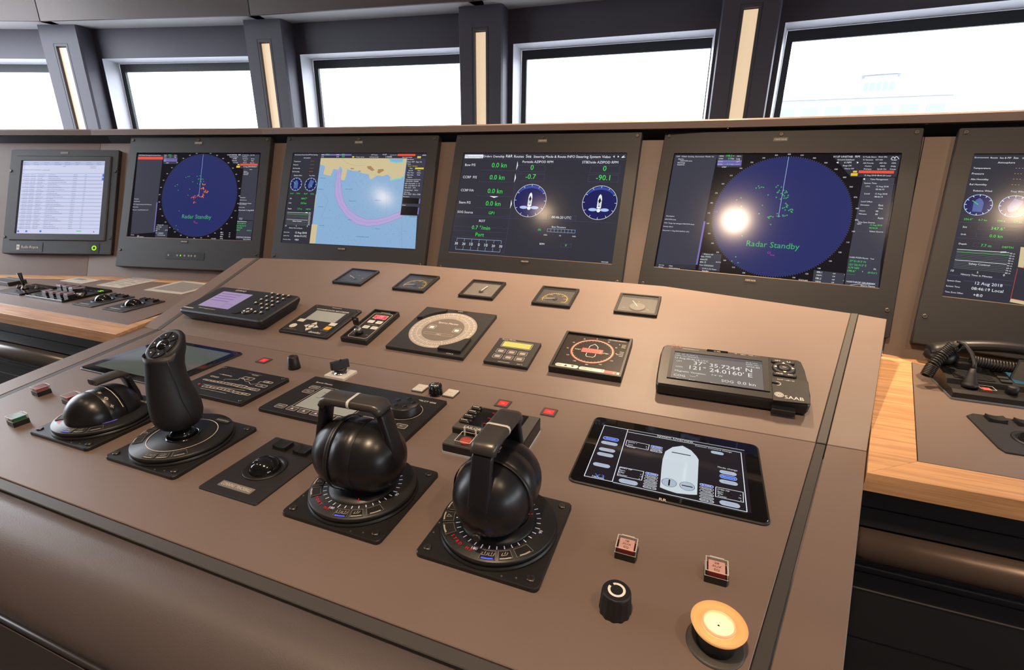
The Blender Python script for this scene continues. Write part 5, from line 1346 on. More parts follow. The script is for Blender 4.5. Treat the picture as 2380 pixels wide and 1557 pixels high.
guarded(-.9720, -.3190, 'red guarded push button beside the bow thruster lever', REDG, REDG, ('EMER', 'STOP'), R(-4))
guarded(-.9680, -.3960, 'green guarded push button at the left picture edge', GRNG, GRNG, ('ON',), R(-4))
guarded(-.0225, -.3270, 'pink guarded push button nearer the right azimuth lever', DRED, PINKW, ('1#', 'AUX', 'EQ'))
guarded(.0670, -.3255, 'pink guarded push button nearest the right black strip', DRED, PINKW, ('2#', 'AUX', 'EQ'))

t = thing('fluted_knob', 'fluted black knob with a white ring mark at the console front', 'knob', P1(-.0215, -.4010))
b = MB(BLACKR)
fl_ = lambda r: [(r * (1 - .05 * (1 if (i // 2) % 2 else 0)) * cos(2 * pi * i / 48), r * (1 - .05 * (1 if (i // 2) % 2 else 0)) * sin(2 * pi * i / 48)) for i in range(48)]
b.rings([[(x, y, z) for x, y in fl_(r)] for r, z in ((.0150, 0), (.0148, .003), (.0136, .0215))] + [[(.0134 * cos(2 * pi * i / 48), .0134 * sin(2 * pi * i / 48), .0225) for i in range(48)], [(.0122 * cos(2 * pi * i / 48), .0122 * sin(2 * pi * i / 48), .0242) for i in range(48)]], True, True); b.build('knob_body', t)
b = MB(WHITE); b.ring(0, 0, .0082, .0024, .0245, 48, -205, 125); b.build('ring_mark', t)

AMB = mat('amber_flange', (.85, .50, .22), .35, emit=(1, .50, .20), es=.17, trans=.35); CORE = mat('amber_core', (1, .8, .4), .3, emit=(1, .74, .36), es=.62)
t = thing('mushroom_button', 'glowing amber mushroom button on black stem, front right of the console', 'button', P1(.0665, -.4050))
b = MB(INLAY); b.lathe([(.0245, 0), (.0245, .0012), (.0225, .0022), (.016, .0022)], 48, False); b.build('base_ring', t)
b = MB(BLACK); b.lathe([(.0160, .0015), (.0160, .0165), (.0148, .0175), (.010, .0175)], 40, True); b.build('stem', t)
b = MB(AMB); b.lathe([(.0125, .0170), (.0215, .0215), (.0232, .0252), (.0226, .0262), (.0190, .0245), (.0140, .0232)], 56, False); b.build('flange', t)
b = MB(CORE); b.lathe([(.0140, .0175), (.0140, .0235), (.0120, .0250)], 48, False); b.lathe([(.0120, .0235), (.001, .0225)], 48, False); b.build('core', t)
b = MB(mat('rose_ring', (.75, .30, .20), .3, emit=(1, .4, .2), es=.5)); b.lathe([(.0140, .0236), (.0136, .0256), (.0122, .0256), (.0118, .0236)], 48, False); b.build('core_ring', t)
ld = bpy.data.lights.new('button_glow', 'POINT'); ld.energy = .02; ld.color = (1, .5, .15); ld.shadow_soft_size = .012
lo = bpy.data.objects.new('lamp', ld); scene.collection.objects.link(lo); lo.parent = t; lo.location = (0, 0, .031)

# alarm panel
M = P1(-.3000, -.2260); W_, H_ = .1150, .1060
t = thing('alarm_annunciator', 'grey-black stepped alarm unit with red LEDs and covered red button', 'alarm unit', M)
b = MB(mat('light_base_trim', (.42, .44, .48), .4)); b.prism(rrect(-.0008, -.0008, W_ + .0008, H_ + .0008, .003, 2), .0, .0035); b.build('base_trim', t)
b = MB(BLACK); b.prism(rrect(0, 0, W_, .032, .002, 2), .0035, .0155, .0008); b.build('front_step', t)
AGREY = mat('alarm_grey', (.085, .080, .075), .45)
b = MB(AGREY); b.prism(rrect(.0012, .0012, W_ - .0012, .0315, .0015, 2), .0155, .0158); b.build('step_face', t)
b = MB(BLACK); b.prism(rrect(0, .0315, W_, H_, .002, 2), .0035, .0250, .0008); b.build('body', t)
b = MB(AGREY); b.prism(rrect(.0012, .033, W_ - .0012, H_ - .0012, .002, 2), .0250, .0254); b.build('face', t)
b = MB(BLACKG); b.prism(rrect(.020, .0460, W_ - .018, H_ - .004, .001, 1), .0254, .0257); b.use(RLED)
for k, y in enumerate((.090, .073, .056)):
    b.text(('ALERT', 'FAULT', 'DISTRESS')[k], .0400, y, .0260, h=.0030)
b.build('display_window', t)
for k in range(4):
    b = MB(BLACK); b.prism(rrect(.004, .046 + .0145 * k, .021, .0545 + .0145 * k, .0025, 2), .0254, .0300, .0012)
    b.use(CREAM)
    for j in range(4): b.rect(.0065 + .0028 * j, .0492 + .0145 * k, .0085 + .0028 * j, .0512 + .0145 * k, .0302)
    b.build('side_button', t)
p = MB(WHITE); p.text('SAILOR', .0165, .0355, .0256, w=.0285); p.text('6103', .0475, .0402, .0256, h=.0022); p.text('Alarm Panel', .0475, .0358, .0256, w=.0255)
p.build('face_print', t)
p = MB(CREAM); p.mat4(Matrix.Translation((.066, -.0002, .007)) @ Matrix.Rotation(pi / 2, 4, 'X')); p.text('REMOTE', 0, 0, .0003, h=.0040); p.build('front_print', t)
for x in (.031, .0815):
    b = MB(mat('coral_button', (.62, .10, .07), .45)); b.mat4(Matrix.Translation((x, .0155, 0))); b.lathe([(.0088, .0158), (.0088, .0182), (.0078, .0195), (.001, .0195)], 28); b.build('press_button', t)
    b = MB(COVER); b.mat4(Matrix.Translation((x, .0165, 0))); b.rings([[(x_, y_, z) for x_, y_ in rrect(-.0125, -.0135, .0125, .0135, .001, 1)] for z in (.0158, .0225)], False, False); b.poly(rrect(-.0125, -.0135, .0125, .0135, .001, 1), .0225)
    b.use(OFFW).outline(rrect(-.0125, -.0135, .0125, .0135), .0010, .0228); b.box(-.0100, .0130, .0158, -.0080, .0150, .0290); b.box(.0080, .0130, .0158, .0100, .0150, .0290); b.build('flip_cover', t)

# ================================================================== instruments on the sloping panel
YSC = mat('gauge_yellow', (.55, .40, .08), .5); FACE = mat('gauge_face_black', (.018, .017, .016), .5); FACEG = mat('gauge_face_glare', (.16, .145, .13), .5)  # FACEG: dial face greyed to imitate glare on the middle gauge
METG = thin_glass('gauge_glass', (.95, .95, .95), 1.7, .30)
def meter(x, y, label, kind):
    t = thing('panel_meter', label, 'gauge', P2(x, y)); w = .096
    b = MB(BLACK); b.frame(rrect(0, 0, w, w, .0015, 1), rrect(.0060, .0060, w - .0060, w - .0060, .001, 1), 0, .0075, .0008); b.build('frame', t)
    b = MB(FACEG if kind == 'pale' else FACE); b.rect(.006, .006, w - .006, w - .006, .0012); b.build('dial_face', t)
    p = MB(YSC); cx, cy = w / 2, w * .40
    if kind in ('arc', 'arcfull'):
        p.ring(cx, cy, .031, .0014, .0016, 64, -25, 205); p.ticks(cx, cy, .031, .035, 24, .0007, .0016, -25, 205)
        for k, a in enumerate(range(200, -30, -38)): p.text(str(50 * k), cx + .0255 * cos(R(a)), cy + .0255 * sin(R(a)) - .002, .0016, h=.0042, al='C')
    elif kind == 'spot':
        for a in (160, 90, 20): p.text('0', cx + .022 * cos(R(a)), cy + .02 * sin(R(a)), .0016, h=.006, al='C')
    elif kind == 'pale': p.text('kn', cx + .015, cy - .008, .0016, h=.004)
    else:
        p.text('10', .016, .030, .0016, h=.004); p.text('10', w - .026, .030, .0016, h=.004); p.text('0', cx, .066, .0016, h=.004, al='C')
    p.build('dial_print', t)
    b = MB(GREYP if kind == 'tick' else BLACK); b.cyl(cx, cy, .0012, .0042, .0062 if kind != 'tick' else .018, 24, None, .0006); b.build('hub', t)
    b = MB(OFFW); a = R({'arc': 195, 'arcfull': 192, 'pale': 78, 'spot': 150, 'tick': 118}[kind])
    L_ = .030; b.line([(cx, cy), (cx + L_ * cos(a), cy + L_ * sin(a))], .0016 if kind != 'pale' else .0035, .0046); b.build('needle', t)
    b = MB(METG); b.rect(.006, .006, w - .006, w - .006, .0058); b.build('glass', t)
meter(-.9431, .3294, 'square gauge with dark dial and three yellow figures, first from the left', 'spot')
meter(-.7457, .3294, 'square gauge with yellow arc scale, second from the left', 'arc')
meter(-.5490, .3300, 'square gauge with pale glare and upright white needle, middle of five', 'pale')
meter(-.3525, .3310, 'square gauge with bright yellow arc scale and large hub, fourth from the left', 'arcfull')
meter(-.1549, .3320, 'square gauge with wide grey hub, rightmost of the five', 'tick')

# gyro compass repeater
M = P2(-.5937, .0656); W_ = .185; TH = .0085
t = plate('compass_repeater', 'large square gyro compass repeater with grey round dial and corner blocks', 'compass', M, W_, W_, TH, BEZEL, r=.0015)
DISCM = mat('compass_card_grey', (.36, .32, .29), .35); CARDI = mat('compass_centre_grey', (.17, .145, .125), .35)
c = W_ / 2
b = MB(DISCM); b.disc(c, c, .0765, TH + .0003, 72); b.build('card', t)
b = MB(CARDI); b.disc(c, c, .0480, TH + .0006, 56); b.build('card_centre', t)
p = MB(WHITE)
for k in range(72):
    a = R(90 - (k * 5 - 15)); r0 = .0585; r1 = .0625 if k % 2 else .0655
    p.line([(c + r0 * cos(a), c + r0 * sin(a)), (c + r1 * cos(a), c + r1 * sin(a))], .0007, TH + .0006)
for k in range(36):
    a = R(90 - (k * 10 - 187)); p.text('%03d' % (k * 10), c + .0680 * cos(a), c + .0680 * sin(a), TH + .0006, h=.0045 if k % 18 else .006, al='C', rot=a - pi / 2)
for k in range(10):
    a = R(90 - (k * 36 - 60)); p.text(str(k), c + .0515 * cos(a), c + .0515 * sin(a), TH + .0008, h=.005, al='C', rot=a - pi / 2)
p.ring(c, c, .0585, .0005, TH + .0007, 72)
p.text('Sperry Marine', c, c + .024, TH + .0009, w=.050, al='C')
for x, y in ((c - .030, c + .004), (c + .033, c + .002)):
    p.outline(rrect(x - .0085, y - .0085, x + .0085, y + .0085, .001, 1), .0006, TH + .0009); p.rect(x - .005, y - .005, x + .005, y + .004, TH + .0009)
p.use(CREAM).outline(rrect(c - .036, c - .026, c + .034, c - .018), .0004, TH + .0009); p.text('198.5', c, c - .0245, TH + .0009, h=.004, al='C')
p.use(YSC).line([(c + .010, c + .052), (c + .016, c + .066)], .0022, TH + .0010)
p.use(BLACK).rect(c - .016, W_ - .010, c + .020, W_ - .003, TH + .0004); p.use(WHITE).text('GYRO', c + .002, W_ - .0082, TH + .0007, h=.0032, al='C'); p.text('GYRO R', W_ - .040, .0045, TH + .0006, h=.003)
p.build('card_print', t)
def wedge(pts): 
    b = MB(BEZEL); b.prism(pts, TH, TH + .0070, .0006); b.build('corner_block', t)
arc_ = [(c + .0775 * cos(R(a)), c + .0775 * sin(R(a))) for a in range(112, 159, 6)]
wedge([(.012, W_ - .012), (.010, c + .0775 * sin(R(158)) + .0)] [::1] + arc_[::-1] + [(c + .0775 * cos(R(112)), W_ - .012)])
arc_ = [(c + .0775 * cos(R(a)), c + .0775 * sin(R(a))) for a in range(292, 339, 6)]
wedge([(W_ - .010, .012), (W_ - .010, c + .0775 * sin(R(338)))] + arc_[::-1] + [(c + .0775 * cos(R(292)), .012)])

# small mode panel
M = P2(-.3648, .0674); TH = .0075
t = plate('mode_selector', 'small square black panel with yellow-green display and six keys', 'control panel', M, .0935, .0910, TH, BEZEL, r=.0015)
s = top_sheet(M, TH, 1100, 760, 5.95)
YLCD = mat('yellow_green_lcd', (.36, .36, .10), .3, emit=(.50, .50, .12), es=.45)
s.use(YLCD).rect(.0165, .0605, .0770, .0790, .0004); s.use(CREAM).outline(rrect(.0140, .0575, .0795, .0815, .0035, 3), .0006, .0006)
for j in range(2):
    for k in range(3):
        x, y = .0125 + .0235 * k + (1 - j) * 0, .0345 - .0195 * j
        s.use(CREAM).outline(rrect(x, y, x + .0190, y + .0145, .002, 2), .0005, .0006); s.use(DIMW).rect(x + .003, y + .003, x + .016, y + .0115, .0005, .0005)
        s.use(CREAM)
        for q in range(2): s.line([(x + .005, y + .0052 + .004 * q), (x + .014, y + .0052 + .004 * q)], .0011, .0008)
s.use(CREAM).text('Sperry Marine', .0080, .0850, .0006, w=.030); s.text('4000-TL', .070, .0035, .0006, h=.0025); s.line([(.030, .0045), (.055, .0045)], .0008, .0006)
put_top(s, t, TH)

# wind display
M = P2(-.2309, .0729); W_ = .138
t = thing('wind_display', 'square wind display with red ringed dial and white ship outline', 'display', M)
b = MB(BLACK); b.frame(rrect(0, 0, W_, W_, .001, 1), rrect(.005, .005, W_ - .005, W_ - .005, .0006, 1), 0, .0140, .0008); b.build('frame', t)
b = MB(mat('wind_face', (.035, .030, .028), .22)); b.rect(.005, .005, W_ - .005, W_ - .005, .0095); b.build('face', t)
WRED = mat('wind_red', (.45, .08, .06), .35, emit=(1, .12, .08), es=.35); WGL = mat('wind_ring_glow', (.7, .3, .22), .35, emit=(1, .45, .32), es=.6)
z = .0099; cx, cy = W_ * .49, W_ * .56; p = MB(WRED)
p.ring(cx, cy, .0430, .0026, z, 72); p.use(WGL).ring(cx, cy, .0406, .0014, z + .0001, 72); p.use(YSC).ticks(cx, cy, .036, .0385, 36, .0006, z)
p.use(WHITE)
for k in range(12):
    a = R(90 - 30 * k); v_ = 30 * k if k <= 6 else 360 - 30 * k; p.text(str(v_), cx + .0500 * cos(a), cy + .0480 * sin(a) - .0015, z, h=.0030, al='C')
p.line([(cx - .009, cy + .010), (cx - .008, cy + .018), (cx, cy + .027), (cx + .008, cy + .018), (cx + .009, cy + .010)], .0011, z); p.line([(cx - .009, cy - .008), (cx - .009, cy - .017), (cx - .006, cy - .021), (cx + .006, cy - .021), (cx + .009, cy - .017), (cx + .009, cy - .008)], .0011, z)
p.text('PORT', cx - .0345, cy - .001, z, h=.0035); p.text('STBD', cx + .0215, cy - .004, z, h=.0035)
p.use(WRED).rect(cx - .021, cy - .007, cx + .021, cy + .0085, z + .0002); p.use(WGL).text('1', cx + .016, cy - .004, z + .0004, h=.008)
p.use(CREAM).rect(.0095, .011, .0545, .0215, z, .005); p.rect(.0560, .010, .0885, .0205, z, .005); p.rect(.080, .010, .1040, .0205, z + .00005)
p.use(FACE); p.poly([(.0265, .0135), (.0335, .0135), (.030, .0192)], z + .0003); p.poly([(.0395, .0192), (.0465, .0192), (.043, .0135)], z + .0003); p.text('MENU', .0112, .0146, z + .0003, h=.0028); p.text('OMC 139', .0605, .0140, z + .0003, h=.0036); p.disc(.100, .0175, .0011, z + .0003, 10)
p.use(WRED).rect(.1040, .009, .1270, .0190, z + .0002); p.use(WGL).text('4', .1190, .0100, z + .0004, h=.0075); p.use(CREAM).rect(.1275, .0085, .1325, .0180, z)
p.use(BLACK).rect(.0890, .1235, .1280, .1315, z); p.use(CREAM).text('OP WIND DISPLAY', .1085, .1262, z + .0003, w=.034, al='C')
for y in (.114, .109, .104, .088, .083, .078, .073): p.line([(.1205, y), (.1285, y)], .0011, z)
p.use(WGL).disc(.1155, .114, .0012, z, 8); p.disc(.1145, .080, .0012, z, 8)
p.build('face_print', t)

# voyage data recorder panel
M = P2(-.8907, .0654); W_, H_, TH = .1411, .1351, .0060
t = plate('voyage_recorder_panel', 'square black voyage data recorder panel with grey screen and white arrow keys', 'control panel', M, W_, H_, TH, BEZEL, screws=((.008, .010), (W_ - .008, .010), (.008, H_ - .008), (W_ - .008, H_ - .008)))
b = MB(FACE); b.prism(rrect(.012, .005, W_ - .012, H_ - .013, .009, 4), TH, TH + .0008); b.build('membrane', t)
p = MB(LCD); z = TH + .0012
p.rect(.028, .060, .116, .106, z); p.use(WHITE).text('VOYAGE DATA RECORDER', W_ / 2, .1100, z, w=.098, al='C')
p.use(OFFW)
p.rect(.015, .047, .034, .060, z + .0002); p.rect(.108, .047, .127, .060, z + .0002); p.disc(.022, .027, .0092, z, 20)
p.disc(.070, .034, .0072, z, 20); p.poly([(.0615, .043), (.0785, .043), (.070, .055)], z); p.poly([(.0615, .025), (.070, .013), (.0785, .025)], z); p.poly([(.0605, .0265), (.0605, .0415), (.049, .034)], z); p.poly([(.0795, .0265), (.091, .034), (.0795, .0415)], z)
p.use(mat('yellow_key', (.72, .38, .03), .45)).rect(.108, .028, .124, .043, z)
p.use(WHITE).text('danelec', .082, .008, z, w=.034); p.use(DIMW).line([(.014, .012), (.044, .012)], .0012, z); p.line([(.104, .024), (.126, .024)], .0012, z)
p.use(BLACK).rect(.055, .1235, .090, .1300, TH + .0006); p.use(CREAM).line([(.058, .1268), (.087, .1268)], .0012, TH + .0009)
p.build('membrane_print', t)

# key switch panel
M = P2(-.7124, .0671); W_, H_ = .0695, .1371
t = thing('key_switch_panel', 'narrow black panel with red OFF readout and a key in its lock', 'control panel', M)
b = MB(BLACK); b.frame(rrect(0, 0, W_, H_, .0012, 1), rrect(.0045, .0045, W_ - .0045, H_ - .0045, .0008, 1), 0, .0125, .0008); b.build('frame', t)
b = MB(FACE); b.rect(.0045, .0045, W_ - .0045, H_ - .0045, .0085); b.build('face', t)
z = .0089; p = MB(CREAM); p.outline(rrect(.0090, .0120, W_ - .0090, H_ - .0120, .006, 3), .0008, z)
OFFR = mat('off_window_red', (.50, .03, .05), .35, emit=(1, .05, .10), es=.35)
p.rect(.0175, .0990, .0535, .1160, z + .0001, .001); p.use(OFFR).rect(.0187, .1002, .0523, .1148, z + .0003); p.use(glow('off_digits', 255, 190, 200, 1.2)).text('oFF', W_ / 2, .1035, z + .0005, h=.0085, al='C')
p.use(OFFW)
for x, y in ((.0165, .078), (.0385, .078), (.0195, .053), (.0415, .053)): p.rect(x, y, x + .0165, y + .0125, z, .002)
p.use(FACE).text('-', .0247, .0825, z + .0003, h=.004, al='C'); p.text('+', .0467, .0820, z + .0003, h=.005, al='C')
for x in (.0278, .0498): p.line([(x - .004, .0590), (x + .004, .0590)], .0008, z + .0003)
p.use(DIMW).line([(.024, .0715), (.050, .0715)], .0014, z); p.line([(.013, .027), (.019, .027)], .0012, z); p.line([(.049, .027), (.056, .027)], .0012, z); p.use(CREAM).line([(.018, .0078), (.050, .0078)], .0012, z); p.line([(.022, .1300), (.048, .1300)], .0012, z); p.line([(.026, .0955), (.029, .0975)], .001, z); p.line([(.048, .0955), (.051, .0975)], .001, z)
p.build('face_print', t)
kx, ky = .0300, .0290
b = MB(BLACK); b.mat4(Matrix.Translation((kx, ky, 0))); b.lathe([(.0098, .0085), (.0095, .0175), (.008, .0185)], 24, True); b.build('lock_housing', t)
b = MB(CHROME); b.mat4(Matrix.Translation((kx, ky, 0))); b.lathe([(.0082, .0180), (.0078, .0225), (.0055, .0232), (.001, .0232)], 24); b.build('lock_cylinder', t)
k = thing('switch_key', 'small black-headed key standing in the narrow panel lock', 'key', M @ Matrix.Translation((kx, ky, .0232)))
b = MB(STEEL); b.box(-.0030, -.0008, 0, .0030, .0008, .0080); b.build('blade', k)
b = MB(BLACK); b.mat4(Matrix.Translation((0, 0, .0080)) @ Matrix.Rotation(pi / 2, 4, 'X')); b.frame(rrect(-.0075, 0, .0075, .0200, .003, 3), rrect(-.0040, .0125, .0040, .0165, .001, 3), -.0016, .0016); b.prism(rrect(-.0070, .0005, .0070, .0124, .002, 2), -.0015, .0015); b.build('head', k)

# GPS unit (left) with keypad
M = P2(-1.1970, .0560); W_, H_, TH = .2720, .1370, .030
t = thing('gps_keypad_unit', 'thick black navigation unit with violet screen and many small keys', 'navigation unit', M)
b = MB(mat('navy_black_plastic', (.014, .015, .020), .45))
o1 = rrect(.012, .010, W_ - .010, H_ - .012, .010, 4); o2 = rrect(0, 0, W_, H_, .010, 4)
b.rings([[(x, y, 0) for x, y in o1], [(x, y, .020) for x, y in o2], [(x, y, TH - .003) for x, y in o2], [(x, y, TH) for x, y in inset(o2, .003)]], True, False); b.build('case', t)
VIO = glow('violet_lcd', 178, 156, 194, .80, .25); VINK = glow('violet_ink', 152, 116, 180, .8, .25)
s = top_sheet(M, TH, 400, 650, 4.25)
xl, yb_ = s.q(255, 252); xr, yt = s.q(795, 152)
yt = s.q(490, 112)[1]; xr = s.q(560, 292)[0]; xr2 = s.q(795, 152)[0]
s.use(VIO).rect(xl, yb_, (xr + xr2) / 2, yt, .0004)
xr = (xr + xr2) / 2
s.use(VINK)
for k in range(4): s.line([(xl + .006, yt - .012 - .012 * k), (xr - .030 - .006 * (k % 2), yt - .012 - .012 * k)], .0035, .0006)
s.outline(rrect(xr - .032, yb_ + .008, xr - .008, yb_ + .024), .0010, .0006); s.line([(xl + .07, yt - .002), (xl + .07, yb_ + .002)], .0008, .0006)
s.use(CREAM).T('SIMRAD', 622, 112, 745); s.Ln([(650, 84), (762, 98)], .0008); s.T('MX512 Navigation System', 258, 278, 462)
s.use(OFFW).Rc(122, 265, 205, 285, .0006)
put_top(s, t, TH)
gk = []
def gkey(a, b):
    x, y = s.q(a, b); Mk = Matrix.Translation((x, y, TH))
    if not gk:
        kb = MB(BLACK); kb.lathe([(.0052, 0), (.0050, .0018), (.0040, .0030), (.001, .0034)], 14); o = kb.build('key', t); o.matrix_local = Mk
        kp = MB(WHITE); kp.disc(0, 0, .0028, .0037, 10); gk.extend([o, kp.build('key_legend', o)])
    else:
        o = copy_part(gk[0], t, Mk); copy_part(gk[1], o)
for r_, a0, b0, n in ((0, 992, 142, 4), (1, 938, 172, 4), (2, 884, 203, 4), (3, 830, 235, 4)):
    for k in range(n): gkey(a0 + 54 * k, b0 + (6 + 1.5 * k) * 1.0 * k / max(1, k) + 5 * k * (1 if k else 0))
for a, b in ((890, 288), (942, 292), (825, 325), (882, 332)): gkey(a, b)
x, y = s.q(752, 312)
b = MB(BLACK); b.mat4(Matrix.Translation((x, y, TH))); b.lathe([(.0155, 0), (.0150, .0022), (.013, .0034), (.001, .0030)], 32); b.build('cursor_pad', t)
p = MB(WHITE)
for a in (45, 135, 225, 315):
    c_, d_ = cos(R(a)), sin(R(a)); p.poly([(x + .0105 * c_ - .003 * d_, y + .0105 * d_ + .003 * c_), (x + .0060 * c_ - .004 * d_, y + .0060 * d_ + .004 * c_), (x + .0060 * c_ + .004 * d_, y + .0060 * d_ - .004 * c_), (x + .0105 * c_ + .003 * d_, y + .0105 * d_ - .003 * c_)], TH + .0038)
p.build('cursor_mark', t)
x, y = s.q(628, 330); b = MB(BLACK); b.prism([(x - .010, y - .004), (x + .004, y - .005), (x + .016, y + .010), (x + .012, y + .012), (x, y + .004)], TH, TH + .0022); b.build('lens_catch', t)

# GPS display (right)
M = P2(-.0305, .0560); W_, H_, TH = .2370, .1300, .0260
t = thing('gps_display_unit', 'thick black position display with grey screen showing latitude and longitude', 'navigation unit', M)
s = top_sheet(M, TH, 1500, 780, 5.667)
out_ = [s.q(*p) for p in ((165, 628), (2150, 912), (2180, 890), (2180, 760), (2146, 600), (2105, 440), (2064, 345), (2010, 318), (285, 112), (240, 128), (200, 225), (152, 500), (140, 600))]
b = MB(BLACK); b.rings([[(x, y, 0) for x, y in inset(out_, .006)], [(x, y, .008) for x, y in inset(out_, .001)], [(x, y, TH - .004) for x, y in out_], [(x, y, TH) for x, y in inset(out_, .0025)]], True, False); b.build('case', t)
SG = glow('saab_screen_grey', 128, 122, 116, .8, .3); SW_ = glow('saab_screen_white', 238, 236, 232, .95, .3); SHD = glow('saab_header', 104, 100, 104, .8, .3)
b = MB(BLACKR); b.frame([s.q(*p) for p in ((280, 555), (1640, 745), (1610, 300), (345, 170))], [s.q(*p) for p in ((322, 556), (1562, 730), (1535, 345), (385, 212))], .0, .0018); o = b.build('screen_surround', t); o.matrix_local = Matrix.Translation((0, 0, TH))
s.use(SG).Pg([(325, 556), (1562, 730), (1535, 345), (385, 212)], .0004)
s.use(SHD).Pg([(385, 212), (1535, 345), (1538, 385), (378, 248)], .0005); s.Pg([(328, 545), (1560, 718), (1562, 730), (325, 556)], .0005)
s.use(SW_)
for tx, a, b_, c_ in (("LAT : 37° 35.7244' N", 400, 245, 690), ("LON : 121° 24.0160' E", 398, 266, 700), ('12 Aug 00:46:18 UTC', 392, 298, 832), ('LAT', 412, 340, 482), ("37° 35.7244' N", 634, 385, 1398), ('LON', 400, 412, 486), ("121° 24.0160' E", 578, 442, 1402), ('Magnetic Variation:', 388, 468, 804), ('7.4° W', 868, 530, 1018), ('COG', 370, 528, 524), ('---°', 585, 545, 690), ('SOG', 1000, 610, 1160), ('0.0 kn', 1212, 640, 1450), ('WGS-84', 1326, 418, 1502), ('00:46 UTC', 1322, 362, 1476), ('RAIM: 10m', 1326, 388, 1486), ('Menu', 408, 568, 480), ('Reset', 572, 588, 648), ('Position', 856, 632, 980)):
    s.T(tx, a, b_, c_, .0008)
s.use(CREAM).T('Control & Display Unit', 496, 176, 708); s.T('LR', 1178, 244, 1206); s.T('MSG', 1256, 258, 1322); s.T('DIFF', 1360, 270, 1418); s.T('STATUS', 1442, 282, 1534)
s.use(mat('maroon_print', (.22, .05, .04), .5)).T('R5', 345, 158, 470); s.use(BLACKG).Pg([(805, 205), (1085, 235), (1088, 212), (815, 180)], .0005); s.use(CREAM).T('12 GPS', 902, 214, 988, .0008)
YG = glow('status_yellow_green', 210, 235, 20, 1.1); s.use(YG).Rc(1362, 276, 1410, 286, .0008); s.Rc(1460, 290, 1510, 300, .0008)
s.use(WHITE).T('SAAB', 1834, 838, 2082, .0020); x, y = s.q(1758, 788)
s.ring(x, y, .0068, .0007, .0020, 40); s.ring(x, y, .0052, .0007, .0020, 36); s.ring(x, y, .0036, .0012, .0020, 28); s.disc(x, y, .0012, .0020, 12)
put_top(s, t, TH)
dx0, dy0 = s.q(1668, 860); dx1, dy1 = s.q(2140, 618)
b = MB(mat('card_door_black', (.020, .019, .019), .42)); dpts = [s.q(*p) for p in ((1678, 856), (2172, 908), (2145, 612), (1710, 552), (1660, 582))]
b.prism(dpts, TH, TH + .0014, .0004); door = b.build('card_door', t)
p = MB(WHITE); x, y = s.q(1735, 640); p.ring(x, y, .0055, .0008, TH + .0018, 24, -100, 110); a_, b_ = s.q(1735, 588); p.text('PILOT / USB / SD', a_, b_, TH + .0018, w=.026); p.build('door_print', door)
b = MB(BLACK); x, y = s.q(1690, 630); b.prism([(x - .003, y - .001), (x + .006, y - .002), (x + .007, y + .001), (x - .002, y + .0025)], TH + .0014, TH + .0034); b.build('door_catch', door)
b = MB(BLACK); a0 = s.q(1680, 870); a1 = s.q(1995, 905); b.prism([(a0[0], -.010), (a0[0] + .034, -.010), (a1[0], -.002), (a1[0], .004), (a0[0], .004)], .006, .0155, .001); b.build('cable_cover', t)
for nm, pts, lab in (('OPT', (1735, 352), 'OPT'), ('PWR', (1880, 370), None), ('MOB', (1760, 520), 'MOB'), ('ESC', (1905, 540), 'ESC')):
    x, y = s.q(*pts); b = MB(BLACKR); b.prism(rrect(x - .0098, y - .0042, x + .0098, y + .0042, .003, 3), TH, TH + .0034, .0012); b.use(WHITE)
    if lab: b.text(lab, x, y - .0016, TH + .0038, h=.0034, al='C')
    else: b.ring(x, y, .0028, .0007, TH + .0038, 20, -240, 60)
    b.build('key', t)
x, y = s.q(1822, 442)
b = MB(BLACKR); b.mat4(Matrix.Translation((x, y, TH))); b.lathe([(.0185, 0), (.0182, .002), (.0165, .0036), (.0105, .0032), (.0100, .0018), (.001, .0018)], 36); b.build('cursor_ring', t)
b = MB(BLACKR); b.mat4(Matrix.Translation((x, y, TH))); b.lathe([(.0090, .001), (.0088, .0036), (.007, .0042), (.001, .0042)], 28); b.build('enter_key', t)
p = MB(WHITE); p.line([(x - .003, y), (x + .003, y)], .001, TH + .0046)
for a in (0, 90, 180, 270):
    c_, d_ = cos(R(a)), sin(R(a)); p.poly([(x + .0165 * c_, y + .0165 * d_), (x + .0118 * c_ - .0028 * d_, y + .0118 * d_ + .0028 * c_), (x + .0118 * c_ + .0028 * d_, y + .0118 * d_ - .0028 * c_)], TH + .0040)
p.build('cursor_mark', t)

